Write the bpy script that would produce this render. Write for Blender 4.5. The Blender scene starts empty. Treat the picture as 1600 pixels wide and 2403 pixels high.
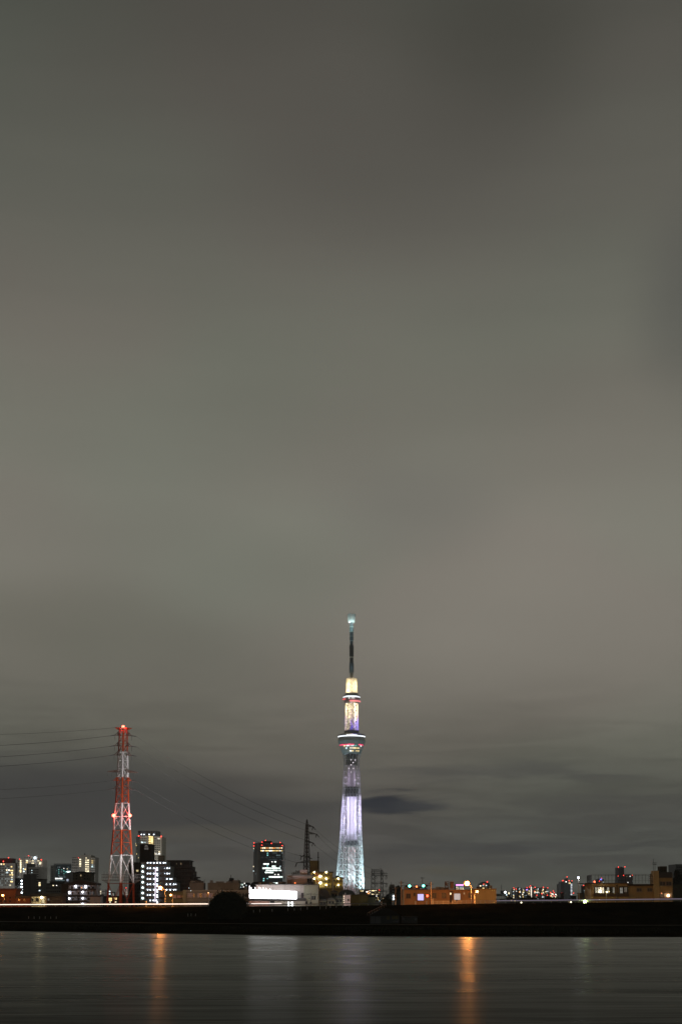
import bpy, math, random
from mathutils import Vector, Matrix
random.seed(7)
R = random.Random(11)
sc = bpy.context.scene
col = sc.collection

# ------------------------------------------------------------------ camera
F, UP0, VP, CU = 3333.33, 0.0, 1770.5, 800.0
TH = math.radians(5.9); CT, ST = math.cos(TH), math.sin(TH)
CAMZ = 10.0
cam = bpy.data.cameras.new('camera'); camo = bpy.data.objects.new('camera', cam); col.objects.link(camo)
cam.sensor_fit = 'HORIZONTAL'; cam.sensor_width = 24.0; cam.lens = 50.0
cam.shift_y = (VP - 1201.5) / 1600.0
cam.clip_start = 0.5; cam.clip_end = 100000.0
camo.location = (0, 0, CAMZ); camo.rotation_euler = (math.radians(90) + TH, 0, 0)
sc.camera = camo

# ------------------------------------------------------------------ exposure
sc.view_settings.view_transform = 'Standard'; sc.view_settings.look = 'None'
sc.view_settings.exposure = 0.0; sc.view_settings.gamma = 1.0
sc.cycles.max_bounces = 5; sc.cycles.diffuse_bounces = 2; sc.cycles.glossy_bounces = 3
sc.cycles.sample_clamp_indirect = 3.0

# ------------------------------------------------------------------ sky: low cloud lit by the city, at night
def s2l(c):
    return tuple(((x / 255.0) / 12.92 if x <= 10.3 else ((x / 255.0 + 0.055) / 1.055) ** 2.4) for x in c)
world = bpy.data.worlds.new('World'); sc.world = world; world.use_nodes = True
nt = world.node_tree; N = nt.nodes; L = nt.links; N.clear()
def node(t, **k):
    n = N.new(t)
    for a, b in k.items(): setattr(n, a, b)
    return n
def mth(op, a, b=None, clamp=False):
    n = N.new('ShaderNodeMath'); n.operation = op; n.use_clamp = clamp
    for i, x in enumerate((a, b)):
        if x is None: continue
        if isinstance(x, (int, float)): n.inputs[i].default_value = x
        else: L.new(x, n.inputs[i])
    return n.outputs[0]
tc = node('ShaderNodeTexCoord'); D = tc.outputs['Generated']
sep = node('ShaderNodeSeparateXYZ'); L.new(D, sep.inputs[0])
def mapped(scale, loc=(0, 0, 0), rot=(0, 0, 0)):
    m = node('ShaderNodeMapping'); m.inputs['Scale'].default_value = scale
    m.inputs['Location'].default_value = loc; m.inputs['Rotation'].default_value = rot
    L.new(D, m.inputs[0]); return m.outputs[0]
def noise(vec, scale, detail=2.0, rough=0.5, dist=0.0):
    n = node('ShaderNodeTexNoise'); n.inputs['Scale'].default_value = scale
    n.inputs['Detail'].default_value = detail; n.inputs['Roughness'].default_value = rough
    n.inputs['Distortion'].default_value = dist
    L.new(vec, n.inputs['Vector']); return n.outputs['Fac']
big = noise(mapped((1, 1, 2.2), (3.1, 0.4, 1.7), (0, math.radians(20), 0)), 2.6, 2.5, 0.5)
band = noise(mapped((1, 1, 7.0), (0.2, 5.0, 2.0), (0, math.radians(-4), 0)), 5.0, 4.0, 0.5, 0.4)
wisp = noise(mapped((1, 1, 8.0), (9.2, 1.0, 4.0)), 14.0, 4.0, 0.55, 0.6)
elev = sep.outputs[2]
# the height is nudged by the cloud noise so the bands have uneven edges
warp = mth('MULTIPLY', mth('SUBTRACT', big, 0.5), 0.10)
warp2 = mth('MULTIPLY', mth('SUBTRACT', band, 0.5), 0.035)
e2 = mth('ADD', elev, mth('ADD', mth('MULTIPLY', warp, mth('MINIMUM', mth('MULTIPLY', elev, 4.0), 1.4)), warp2))
cr = node('ShaderNodeValToRGB'); L.new(e2, cr.inputs[0])
stops = [(0.0, (92, 90, 84)), (0.025, (89, 88, 84)), (0.045, (88, 87, 84)), (0.068, (91, 89, 83)), (0.085, (97, 95, 88)),
         (0.11, (107, 105, 96)), (0.145, (118, 115, 106)), (0.20, (126, 123, 114)), (0.27, (127, 124, 115)),
         (0.35, (117, 115, 106)), (0.45, (99, 97, 90)), (0.56, (78, 78, 72)), (0.75, (58, 58, 54)), (1.0, (44, 44, 42))]
el = cr.color_ramp.elements
while len(el) > 1: el.remove(el[0])
el[0].position = 0.0; el[0].color = (*s2l(stops[0][1]), 1)
for p_, c_ in stops[1:]:
    e_ = el.new(p_); e_.color = (*s2l(c_), 1)
lum = mth('ADD', 1.0, mth('MULTIPLY', mth('SUBTRACT', big, 0.5), 0.75))
wm = node('ShaderNodeMapRange'); wm.interpolation_type = 'SMOOTHSTEP'; L.new(wisp, wm.inputs['Value'])
wm.inputs['From Min'].default_value = 0.34; wm.inputs['From Max'].default_value = 0.66; wm.inputs['To Min'].default_value = -0.16; wm.inputs['To Max'].default_value = 0.10
lum = mth('ADD', lum, mth('MULTIPLY', wm.outputs[0], mth('MULTIPLY', mth('SUBTRACT', 0.17, elev), 9.0, True)))
mul = node('ShaderNodeVectorMath', operation='SCALE'); L.new(cr.outputs[0], mul.inputs[0]); L.new(lum, mul.inputs['Scale'])
# greenish and rosy patches of lit cloud
tint = node('ShaderNodeValToRGB'); tint.color_ramp.elements[0].position = 0.38; tint.color_ramp.elements[1].position = 0.62
tint.color_ramp.elements[0].color = (0.955, 1.025, 0.99, 1); tint.color_ramp.elements[1].color = (1.015, 0.985, 0.985, 1)
L.new(noise(mapped((1, 1, 1.5), (1.0, 2.0, 8.8)), 3.6, 1.5), tint.inputs[0])
m2 = node('ShaderNodeVectorMath', operation='MULTIPLY'); L.new(mul.outputs[0], m2.inputs[0]); L.new(tint.outputs[0], m2.inputs[1])
# openings and darker rolls in the cloud, each a soft patch in its own direction
def dirpx(u, v):
    up = VP - v
    return Vector((u - CU, F * CT - up * ST, F * ST + up * CT)).normalized()
cur = m2.outputs[0]
def patch(u, v, su, sv, colr, amount, wobble=0.5):
    """soft elliptical patch; su, sv in radians"""
    global cur
    d = dirpx(u, v)
    sub = node('ShaderNodeVectorMath', operation='SUBTRACT'); L.new(D, sub.inputs[0]); sub.inputs[1].default_value = d
    sc_ = node('ShaderNodeVectorMath', operation='MULTIPLY'); L.new(sub.outputs[0], sc_.inputs[0])
    sc_.inputs[1].default_value = (1 / su, 1 / max(su, sv) * 0.5, 1 / sv)
    ln = node('ShaderNodeVectorMath', operation='LENGTH'); L.new(sc_.outputs[0], ln.inputs[0])
    r = mth('ADD', ln.outputs['Value'], mth('MULTIPLY', mth('SUBTRACT', wisp if sv < 0.03 else big, 0.5), wobble * 4))
    mr = node('ShaderNodeMapRange'); mr.interpolation_type = 'SMOOTHERSTEP'
    mr.inputs['From Min'].default_value = 1.6; mr.inputs['From Max'].default_value = 0.0
    mr.inputs['To Min'].default_value = 0.0; mr.inputs['To Max'].default_value = amount
    L.new(r, mr.inputs['Value'])
    mx = node('ShaderNodeMix', data_type='RGBA'); L.new(mr.outputs[0], mx.inputs['Factor'])
    L.new(cur, mx.inputs['A']); mx.inputs['B'].default_value = (*s2l(colr), 1)
    cur = mx.outputs['Result']
patch(1190, 110, 0.07, 0.05, (60, 60, 54), 0.55, 0.2)
patch(950, 370, 0.12, 0.05, (78, 76, 71), 0.45, 0.2)
patch(1650, 700, 0.04, 0.055, (76, 76, 75), 0.45, 0.6)
patch(980, 1190, 0.07, 0.035, (112, 110, 104), 0.5, 0.2)
patch(60, 1870, 0.14, 0.030, (61, 61, 63), 0.75, 0.2)
patch(330, 1900, 0.14, 0.030, (62, 62, 64), 0.65, 0.25)
patch(620, 1905, 0.12, 0.012, (66, 66, 67), 0.6, 0.4)
patch(100, 1450, 0.10, 0.03, (98, 97, 86), 0.4, 0.3)
patch(893, 1888, 0.020, 0.0075, (18, 26, 44), 1.0, 1.0)
patch(985, 1892, 0.034, 0.005, (50, 54, 62), 0.8, 0.8)
patch(1180, 1815, 0.09, 0.006, (78, 78, 78), 0.4, 0.9)
patch(700, 1800, 0.06, 0.006, (112, 109, 101), 0.5, 0.7)
patch(450, 1960, 0.08, 0.005, (90, 87, 80), 0.7, 0.7)
patch(1480, 1905, 0.10, 0.012, (80, 80, 78), 0.6, 0.6)
patch(1180, 1990, 0.10, 0.005, (68, 69, 71), 0.7, 0.6)
patch(900, 2020, 0.2, 0.006, (78, 77, 76), 0.6, 0.4)
patch(1035, 2043, 0.018, 0.0035, (92, 90, 80), 0.9, 0.2)
bg = node('ShaderNodeBackground'); L.new(cur, bg.inputs[0]); bg.inputs[1].default_value = 1.0
wo = node('ShaderNodeOutputWorld'); L.new(bg.outputs[0], wo.inputs[0])

# ------------------------------------------------------------------ helpers
def P(u, v, Y):
    """the point at distance Y seen in direction (u, v)"""
    up = VP - v
    d = Vector((u - CU, F * CT - up * ST, F * ST + up * CT))
    k = Y / d.y
    return Vector((d.x * k, Y, CAMZ + d.z * k))
def hit(u, v, A, B):
    """the point on the vertical plane through A and B (x, y) seen in direction (u, v)"""
    up = VP - v
    d = Vector((u - CU, F * CT - up * ST, F * ST + up * CT))
    nx, ny = (B[1] - A[1]), -(B[0] - A[0])
    k = (A[0] * nx + A[1] * ny) / (d.x * nx + d.y * ny)
    return Vector((d.x * k, d.y * k, CAMZ + d.z * k))
def X(u, Y): return (u - CU) * Y / (F * CT + (2100 - VP) * ST)
def Z(v, Y): return P(800, v, Y).z
def M(n, Y): return n * Y / 3350.0          # n photo pixels, in metres at distance Y
G0 = 3.0                                      # ground level of the town

def mat_new(name):
    m = bpy.data.materials.new(name); m.use_nodes = True
    return m, m.node_tree, m.node_tree.nodes['Principled BSDF']
MC = {}
def wall(c, rough=0.8, var=0.22, scale=0.25, metal=0.0, name='paint'):
    """a painted or plastered surface with weather stains"""
    key = ('w', c, rough, var, scale, metal)
    if key in MC: return MC[key]
    m, t, b = mat_new(name)
    tcn = t.nodes.new('ShaderNodeTexCoord')
    mp = t.nodes.new('ShaderNodeMapping'); mp.inputs['Scale'].default_value = (1, 1, 0.35)
    t.links.new(tcn.outputs['Object'], mp.inputs[0])
    n = t.nodes.new('ShaderNodeTexNoise'); n.inputs['Scale'].default_value = scale; n.inputs['Detail'].default_value = 6
    n.inputs['Roughness'].default_value = 0.65
    t.links.new(mp.outputs[0], n.inputs['Vector'])
    r = t.nodes.new('ShaderNodeValToRGB')
    lo = tuple(x * (1 - var) for x in c); hi = tuple(min(1, x * (1 + var)) for x in c)
    r.color_ramp.elements[0].position = 0.3; r.color_ramp.elements[1].position = 0.7
    r.color_ramp.elements[0].color = (*lo, 1); r.color_ramp.elements[1].color = (*hi, 1)
    t.links.new(n.outputs['Fac'], r.inputs[0]); t.links.new(r.outputs[0], b.inputs['Base Color'])
    b.inputs['Roughness'].default_value = rough; b.inputs['Metallic'].default_value = metal
    MC[key] = m; return m
def lit(c, s, sample=False, var=0.5, name='window_or_glow'):
    """something that gives off light: a lit window, a lamp, a surface given a glow for light on it"""
    key = ('e', c, s, sample, var)
    if key in MC: return MC[key]
    m, t, b = mat_new(name)
    b.inputs['Base Color'].default_value = (0.3, 0.3, 0.3, 1)
    b.inputs['Emission Color'].default_value = (*c, 1)
    if var > 0:
        oi = t.nodes.new('ShaderNodeObjectInfo')
        mr = t.nodes.new('ShaderNodeMapRange'); mr.inputs['To Min'].default_value = s * (1 - var); mr.inputs['To Max'].default_value = s * (1 + var)
        t.links.new(oi.outputs['Random'], mr.inputs['Value'])
        tcn = t.nodes.new('ShaderNodeTexCoord')
        n = t.nodes.new('ShaderNodeTexNoise'); n.inputs['Scale'].default_value = 3.0; n.inputs['Detail'].default_value = 2
        t.links.new(tcn.outputs['Object'], n.inputs['Vector'])
        mm = t.nodes.new('ShaderNodeMath'); mm.operation = 'MULTIPLY'
        m3 = t.nodes.new('ShaderNodeMapRange'); m3.inputs['From Min'].default_value = 0.35; m3.inputs['From Max'].default_value = 0.65
        m3.inputs['To Min'].default_value = 0.55; m3.inputs['To Max'].default_value = 1.25
        t.links.new(n.outputs['Fac'], m3.inputs['Value'])
        t.links.new(mr.outputs[0], mm.inputs[0]); t.links.new(m3.outputs[0], mm.inputs[1])
        t.links.new(mm.outputs[0], b.inputs['Emission Strength'])
    else:
        b.inputs['Emission Strength'].default_value = s
    m.cycles.emission_sampling = 'AUTO' if sample else 'NONE'
    MC[key] = m; return m
GLASS = wall((0.012, 0.014, 0.018), 0.25, 0.3, 0.4, name='dark_glass')
BLACK = wall((0.015, 0.015, 0.015), 0.7)
STEEL = wall((0.10, 0.10, 0.105), 0.5, 0.3, 1.0, name='galvanised_steel')
DSTEEL = wall((0.035, 0.036, 0.038), 0.6, 0.3, 1.0, name='dark_steel')
YEL = lit((1.0, 0.72, 0.28), 1.7); YELW = lit((1.0, 0.85, 0.55), 1.8); COOL = lit((0.75, 0.95, 1.0), 1.6)
WHT = lit((1.0, 0.98, 0.92), 2.0); TEAL = lit((0.25, 0.85, 0.75), 0.7); ORG = lit((1.0, 0.40, 0.12), 1.6)
DIMY = lit((1.0, 0.75, 0.4), 0.28); DIMC = lit((0.6, 0.85, 0.9), 0.22)
REDL = lit((1.0, 0.05, 0.03), 5.0, False, 0.0, 'red_lamp'); WLAMP = lit((0.85, 0.95, 1.0), 9.0, True, 0.0, 'white_lamp')

CONCU = wall((.20, .20, .19), .8, name='roof_unit_paint')
class MB:
    def __init__(s): s.v = []; s.f = []
    def quad_prism(s, pts_lo, pts_hi):
        n = len(pts_lo); b = len(s.v)
        s.v += [tuple(p) for p in pts_lo] + [tuple(p) for p in pts_hi]
        s.f.append(tuple(b + i for i in reversed(range(n)))); s.f.append(tuple(b + n + i for i in range(n)))
        for i in range(n):
            j = (i + 1) % n; s.f.append((b + i, b + j, b + n + j, b + n + i))
        return s
    def box(s, x0, x1, y0, y1, z0, z1):
        if x0 > x1: x0, x1 = x1, x0
        if y0 > y1: y0, y1 = y1, y0
        if z0 > z1: z0, z1 = z1, z0
        s.quad_prism([(x0, y0, z0), (x1, y0, z0), (x1, y1, z0), (x0, y1, z0)], [(x0, y0, z1), (x1, y0, z1), (x1, y1, z1), (x0, y1, z1)])
        return s
    def prism(s, poly, z0, z1):
        a = sum(poly[i][0] * poly[(i + 1) % len(poly)][1] - poly[(i + 1) % len(poly)][0] * poly[i][1] for i in range(len(poly)))
        if a < 0: poly = poly[::-1]
        s.quad_prism([(x, y, z0) for x, y in poly], [(x, y, z1) for x, y in poly]); return s
    def xprism(s, poly, y0, y1):
        """outline in x,z given a depth from y0 to y1"""
        s.quad_prism([(x, y0, z) for x, z in poly], [(x, y1, z) for x, z in poly]); return s
    def tube(s, p, q, r, r2=None, n=4):
        p = Vector(p); q = Vector(q); d = q - p
        if d.length < 1e-6: return s
        r2 = r if r2 is None else r2
        a = d.orthogonal().normalized(); c = d.normalized().cross(a)
        lo = [p + (a * math.cos(2 * math.pi * i / n) + c * math.sin(2 * math.pi * i / n)) * r for i in range(n)]
        hi = [q + (a * math.cos(2 * math.pi * i / n) + c * math.sin(2 * math.pi * i / n)) * r2 for i in range(n)]
        s.quad_prism(lo, hi); return s
    def lathe(s, c, prof, n=32):
        """prof: list of (radius, z) from bottom to top"""
        b = len(s.v)
        for r, z in prof:
            for i in range(n):
                a = 2 * math.pi * i / n; s.v.append((c[0] + r * math.cos(a), c[1] + r * math.sin(a), z))
        for k in range(len(prof) - 1):
            for i in range(n):
                j = (i + 1) % n; s.f.append((b + k * n + i, b + k * n + j, b + (k + 1) * n + j, b + (k + 1) * n + i))
        s.f.append(tuple(b + i for i in reversed(range(n)))); s.f.append(tuple(b + (len(prof) - 1) * n + i for i in range(n)))
        return s
    def ball(s, c, r, n=8, m=5):
        return s.lathe(c, [(max(1e-3, r * math.cos(t)), c[2] + r * math.sin(t)) for t in [math.pi * (k / m - 0.5) for k in range(m + 1)]], n)
    def build(s, name, m, parent=None, smooth=False):
        me = bpy.data.meshes.new(name)
        off = parent.location if parent is not None and 'abs' in parent else (parent_off(parent) if parent is not None else Vector((0, 0, 0)))
        if parent is None and s.v:
            xs = [p[0] for p in s.v]; ys = [p[1] for p in s.v]; zs = [p[2] for p in s.v]
            off = Vector(((min(xs) + max(xs)) / 2, (min(ys) + max(ys)) / 2, min(zs)))
        me.from_pydata([(x - off[0], y - off[1], z - off[2]) for x, y, z in s.v], [], s.f); me.update()
        if smooth:
            for p in me.polygons: p.use_smooth = True
        me.materials.append(m)
        o = bpy.data.objects.new(name, me); col.objects.link(o)
        if parent is not None: o.parent = parent
        else: o.location = off
        return o
def parent_off(p):
    o = Vector((0, 0, 0))
    while p is not None: o += p.location; p = p.parent
    return o
def tag(o, label, cat, group=None):
    o['label'] = label; o['category'] = cat
    if group: o['group'] = group
    return o
def thing(name, label, cat, loc, group=None):
    o = bpy.data.objects.new(name, None); col.objects.link(o); o.location = loc; o.empty_display_size = 1
    return tag(o, label, cat, group)
UNIT = {}
def unit(name, m, parent, c, size, rz=0.0):
    """a box part sharing one unit mesh"""
    key = (name, m.name)
    if key not in UNIT:
        me = bpy.data.meshes.new(name); b = MB().box(-.5, .5, -.5, .5, -.5, .5)
        me.from_pydata(b.v, [], b.f); me.materials.append(m); UNIT[key] = me
    o = bpy.data.objects.new(name, UNIT[key]); col.objects.link(o)
    o.parent = parent; o.location = Vector(c) - parent_off(parent); o.scale = size; o.rotation_euler = (0, 0, rz)
    return o
def light(name, parent, loc, power, colr, radius=0.3, kind='POINT', aim=None, spot=60, blend=0.5):
    l = bpy.data.lights.new(name, kind); l.energy = power; l.color = colr; l.shadow_soft_size = radius
    o = bpy.data.objects.new(name, l); col.objects.link(o)
    if kind == 'SPOT':
        l.spot_size = math.radians(spot); l.spot_blend = blend
        o.rotation_euler = (Vector(aim) - Vector(loc)).to_track_quat('-Z', 'Y').to_euler()
    if parent is not None:
        o.parent = parent; o.location = Vector(loc) - parent_off(parent)
    else: o.location = loc
    return o

class Bld:
    """a building: an Empty at its base with walls, roofs and windows as parts"""
    def __init__(s, name, label, u, Y, cat='building', group=None):
        s.Y = Y; s.root = thing(name, label, cat, (X(u, Y), Y, G0), group); s.face = ((X(0, Y), Y), (X(1600, Y), Y)); s.rz = 0.0
    def mass(s, u0, u1, vt, m, dy=0, depth=14, vb=None, name='wall', roof=None, rh=0.5):
        Y = s.Y + dy
        x0, x1 = X(u0, Y), X(u1, Y)
        zt = Z(vt, Y); zb = G0 - 0.5 if vb is None else Z(vb, Y)
        if roof is not None:
            MB().box(x0 - .35, x1 + .35, Y - .35, Y + depth + .35, zt - rh, zt).build('roof', roof, s.root); zt -= rh
        return MB().box(x0, x1, Y, Y + depth, zb, zt).build(name, m, s.root)
    def poly(s, pts, vt, m, vb=None, name='wall'):
        """pts: (u, dy)"""
        pl = [(X(u, s.Y + dy), s.Y + dy) for u, dy in pts]
        zt = Z(vt, s.Y); zb = G0 - 0.5 if vb is None else Z(vb, s.Y)
        MB().prism(pl, zb, zt).build(name, m, s.root); return pl
    def setface(s, A, B):
        s.face = (A, B); s.rz = math.atan2(B[1] - A[1], B[0] - A[0])
    def plane(s, dy=0):
        Y = s.Y + dy; s.face = ((X(0, Y), Y), (X(1600, Y), Y)); s.rz = 0.0
    def win(s, u, v, w, h, m, name='window', thick=0.24):
        p = hit(u, v, *s.face); Yd = p.y
        return unit(name, m, s.root, p, (M(w, Yd), thick, M(h, Yd)), s.rz)
    def wins(s, us, vs, w, h, m, prob=1.0, alt=None):
        for v in vs:
            for u in us:
                mm = m if R.random() < prob else alt
                if mm is not None: s.win(u, v, w, h, mm)
    def framed(s, u, v, w, h, m, fm, cols=2, rows=1, emis=None):
        """a near window: frame with glass behind it"""
        p = hit(u, v, *s.face); Y = p.y; W = M(w, Y); H = M(h, Y); t = 0.12
        b = MB(); x0, x1, z0, z1 = p.x - W / 2, p.x + W / 2, p.z - H / 2, p.z + H / 2
        b.box(x0 - t, x0, Y - .16, Y + .02, z0 - t, z1 + t); b.box(x1, x1 + t, Y - .16, Y + .02, z0 - t, z1 + t)
        b.box(x0, x1, Y - .16, Y + .02, z0 - t, z0); b.box(x0, x1, Y - .16, Y + .02, z1, z1 + t)
        for i in range(1, cols): b.box(x0 + W * i / cols - .05, x0 + W * i / cols + .05, Y - .14, Y - .06, z0, z1)
        for i in range(1, rows): b.box(x0, x1, Y - .13, Y - .061, z0 + H * i / rows - .04, z0 + H * i / rows + .04)
        f = b.build('window', fm, s.root)
        MB().box(x0, x1, Y - .05, Y - .01, z0, z1).build('pane', m, f)
        MB().box(x0 - .3, x1 + .3, Y - .32, Y, z0 - t - .12, z0 - t - .003).build('sill', fm, f)
        return f
    def ball(s, u, v, r, m, name='lamp', dy=-0.6):
        p = P(u, v, s.Y + dy)
        return MB().ball(p, M(r, s.Y), 8, 5).build(name, m, s.root)
    def obst(s, u, v, r=1.5, dy=-1.0):
        """aviation obstruction lamp on a short bracket"""
        Y = s.Y + dy; p = P(u, v, Y); h = M(2.4, Y); r *= .62
        l = MB().ball(p, M(r, Y), 8, 5).build('warning_lamp', REDL, s.root)
        MB().tube((p.x, p.y, p.z - h), (p.x, p.y, p.z - M(r, Y) * .8), 0.18).build('bracket', DSTEEL, l)
    def roofunits(s, u0, u1, vt, n, dy=2, seed=1):
        """air conditioners, vents and a tank or two on a flat roof"""
        rr = random.Random(seed); Y = s.Y + dy; z = Z(vt, Y)
        for i in range(n):
            x = X(u0 + (u1 - u0) * (i + rr.uniform(.2, .8)) / n, Y); w = rr.uniform(.5, 1.3) * Y / 600; h = rr.uniform(.5, 1.3) * Y / 600; k = rr.random()
            b = MB().box(x - w, x + w, Y + .5, Y + 2.2, z + .05, z + h)
            if k < .5: b.box(x - w * .8, x + w * .8, Y + .44, Y + .499, z + h * .3, z + h * .8)
            b.build('roof_unit', CONCU if k < .6 else DSTEEL, s.root)
            if k > .75: MB().tube((x + w + .4, Y + 1, z), (x + w + .4, Y + 1, z + h * 1.9), .1, n=6).build('vent_pipe', DSTEEL, s.root)
    def slab(s, u0, u1, v0, v1, m, name='balcony', dy=0, out=1.4):
        """something standing proud of the front wall"""
        Y = s.Y + dy
        return MB().box(X(u0, Y), X(u1, Y), Y - out, Y - 0.003, Z(v1, Y), Z(v0, Y)).build(name, m, s.root)

# ------------------------------------------------------------------ the setting: water, banks, ground
def lerp_tab(tab, x):
    if x <= tab[0][0]:
        (a, b), (c, d) = tab[0], tab[1]; return b + (d - b) * (max(x, a - 500) - a) / (c - a) if len(tab) > 1 and x > a - 60 else b + (d - b) * (-60) / (c - a)
    for (a, b), (c, d) in zip(tab, tab[1:]):
        if x <= c: return b + (d - b) * (x - a) / (c - a)
    return tab[-1][1]
WL = [(-114, 478), (-58, 441.5), (-12, 414), (12, 407.5), (50, 402), (95, 399)]
CY = [(-150, 565), (-60, 530), (0, 506), (60, 490), (130, 480)]
CZ = [(-135, 7.55), (-50, 7.9), (-15, 8.1), (15, 8.45), (44, 9.0), (72, 9.25), (115, 9.7)]
def crest(x): return lerp_tab(CY, x), lerp_tab(CZ, x)
def levee_z(x, y):
    w = lerp_tab(WL, x); c, zc = crest(x)
    prof = [(w - 10, -2.0), (w + 5, 1.7), (w + 12, 2.2), (w + (c - w) * .50, 2.9), (w + (c - w) * .54, 3.3),
            (w + (c - w) * .64, 4.6), (w + (c - w) * .66, 4.7), (c - 3.2, zc - 0.35), (c - 2.2, zc), (c + 6.5, zc), (c + 18, G0 - 0.4)]
    if y <= prof[0][0]: return prof[0][1]
    for (a, b), (d, e) in zip(prof, prof[1:]):
        if y <= d: return b + (e - b) * (y - a) / (d - a)
    return prof[-1][1]
def grass_mat(name, c1, c2):
    m, t, b = mat_new(name)
    tcn = t.nodes.new('ShaderNodeTexCoord')
    n1 = t.nodes.new('ShaderNodeTexNoise'); n1.inputs['Scale'].default_value = 0.12; n1.inputs['Detail'].default_value = 8; n1.inputs['Roughness'].default_value = .7
    n2 = t.nodes.new('ShaderNodeTexNoise'); n2.inputs['Scale'].default_value = 1.6; n2.inputs['Detail'].default_value = 4
    t.links.new(tcn.outputs['Object'], n1.inputs['Vector']); t.links.new(tcn.outputs['Object'], n2.inputs['Vector'])
    r = t.nodes.new('ShaderNodeValToRGB'); r.color_ramp.elements[0].position = .35; r.color_ramp.elements[1].position = .68
    r.color_ramp.elements[0].color = (*c1, 1); r.color_ramp.elements[1].color = (*c2, 1)
    t.links.new(n1.outputs['Fac'], r.inputs[0]); t.links.new(r.outputs[0], b.inputs['Base Color'])
    bp = t.nodes.new('ShaderNodeBump'); bp.inputs['Strength'].default_value = 1.0; bp.inputs['Distance'].default_value = .6
    t.links.new(n2.outputs['Fac'], bp.inputs['Height']); t.links.new(bp.outputs[0], b.inputs['Normal'])
    b.inputs['Roughness'].default_value = 1.0; b.inputs['Specular IOR Level'].default_value = 0.0
    return m
GRASS = grass_mat('night_grass', (0.0025, 0.0026, 0.0010), (0.020, 0.016, 0.006))
xs = [-4000, -2000, -1000, -600, -400, -300] + [-260 + 4 * i for i in range(131)] + [300, 400, 600, 1000, 2000, 4000]
ts = [0, .06, .1, .16] + [.2 + .02 * i for i in range(41)] + [1.03, 1.06, 1.1, 1.14, 1.2]
v_, f_ = [], []
for x in xs:
    w = lerp_tab(WL, x) - 10; c, _ = crest(x); span = c - w
    for t in ts:
        y = w + span * t; z = levee_z(x, y)
        if 0.15 < t < 0.97: z += R.uniform(-.10, .10) + .12 * math.sin(x * .21 + t * 9) * math.sin(x * .057)
        v_.append((x, y, z))
n_ = len(ts)
for i in range(len(xs) - 1):
    for j in range(n_ - 1):
        f_.append((i * n_ + j, (i + 1) * n_ + j, (i + 1) * n_ + j + 1, i * n_ + j + 1))
me = bpy.data.meshes.new('levee'); me.from_pydata(v_, [], f_); me.materials.append(GRASS)
o = bpy.data.objects.new('levee', me); col.objects.link(o); o['kind'] = 'structure'
for p in me.polygons: p.use_smooth = True

b = MB(); b.v = [(-6000, 500, G0 - .35), (6000, 500, G0 - .35), (6000, 9000, G0 - .35), (-6000, 9000, G0 - .35)]; b.f = [(0, 1, 2, 3)]
o = b.build('ground', wall((0.03, 0.03, 0.03), 0.95, .4, .02, name='town_ground')); o['kind'] = 'structure'
# the crest road: asphalt laid on the levee
b = MB(); rx = [-300] + [-260 + 10 * i for i in range(53)] + [300, 600]
for x in rx:
    c, zc = crest(x); b.v += [(x, c - 0.6, zc + .012), (x, c + 5.6, zc + .012)]
b.f = [(2 * i, 2 * i + 2, 2 * i + 3, 2 * i + 1) for i in range(len(rx) - 1)]
o = b.build('road', wall((0.05, 0.05, 0.052), 0.85, .2, .6, name='asphalt')); o['kind'] = 'structure'
# riverside path on the flood plain
b = MB()
for x in rx:
    w = lerp_tab(WL, x); c, zc = crest(x); y0 = w + (c - w) * .30
    b.v += [(x, y0, levee_z(x, y0) + .22), (x, y0 + 3, levee_z(x, y0 + 3) + .22)]
b.f = [(2 * i, 2 * i + 2, 2 * i + 3, 2 * i + 1) for i in range(len(rx) - 1)]
o = b.build('path', wall((0.06, 0.058, 0.04), 0.9, .2, .6, name='path_gravel')); o['kind'] = 'structure'
# the near bank below the camera
b = MB(); b.v = [(-4000, -200, 8.3), (4000, -200, 8.3), (4000, 8, 8.3), (-4000, 8, 8.3), (4000, 34, -2), (-4000, 34, -2)]
b.f = [(0, 1, 2, 3), (3, 2, 4, 5)]
o = b.build('near_bank', GRASS); o['kind'] = 'structure'

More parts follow.
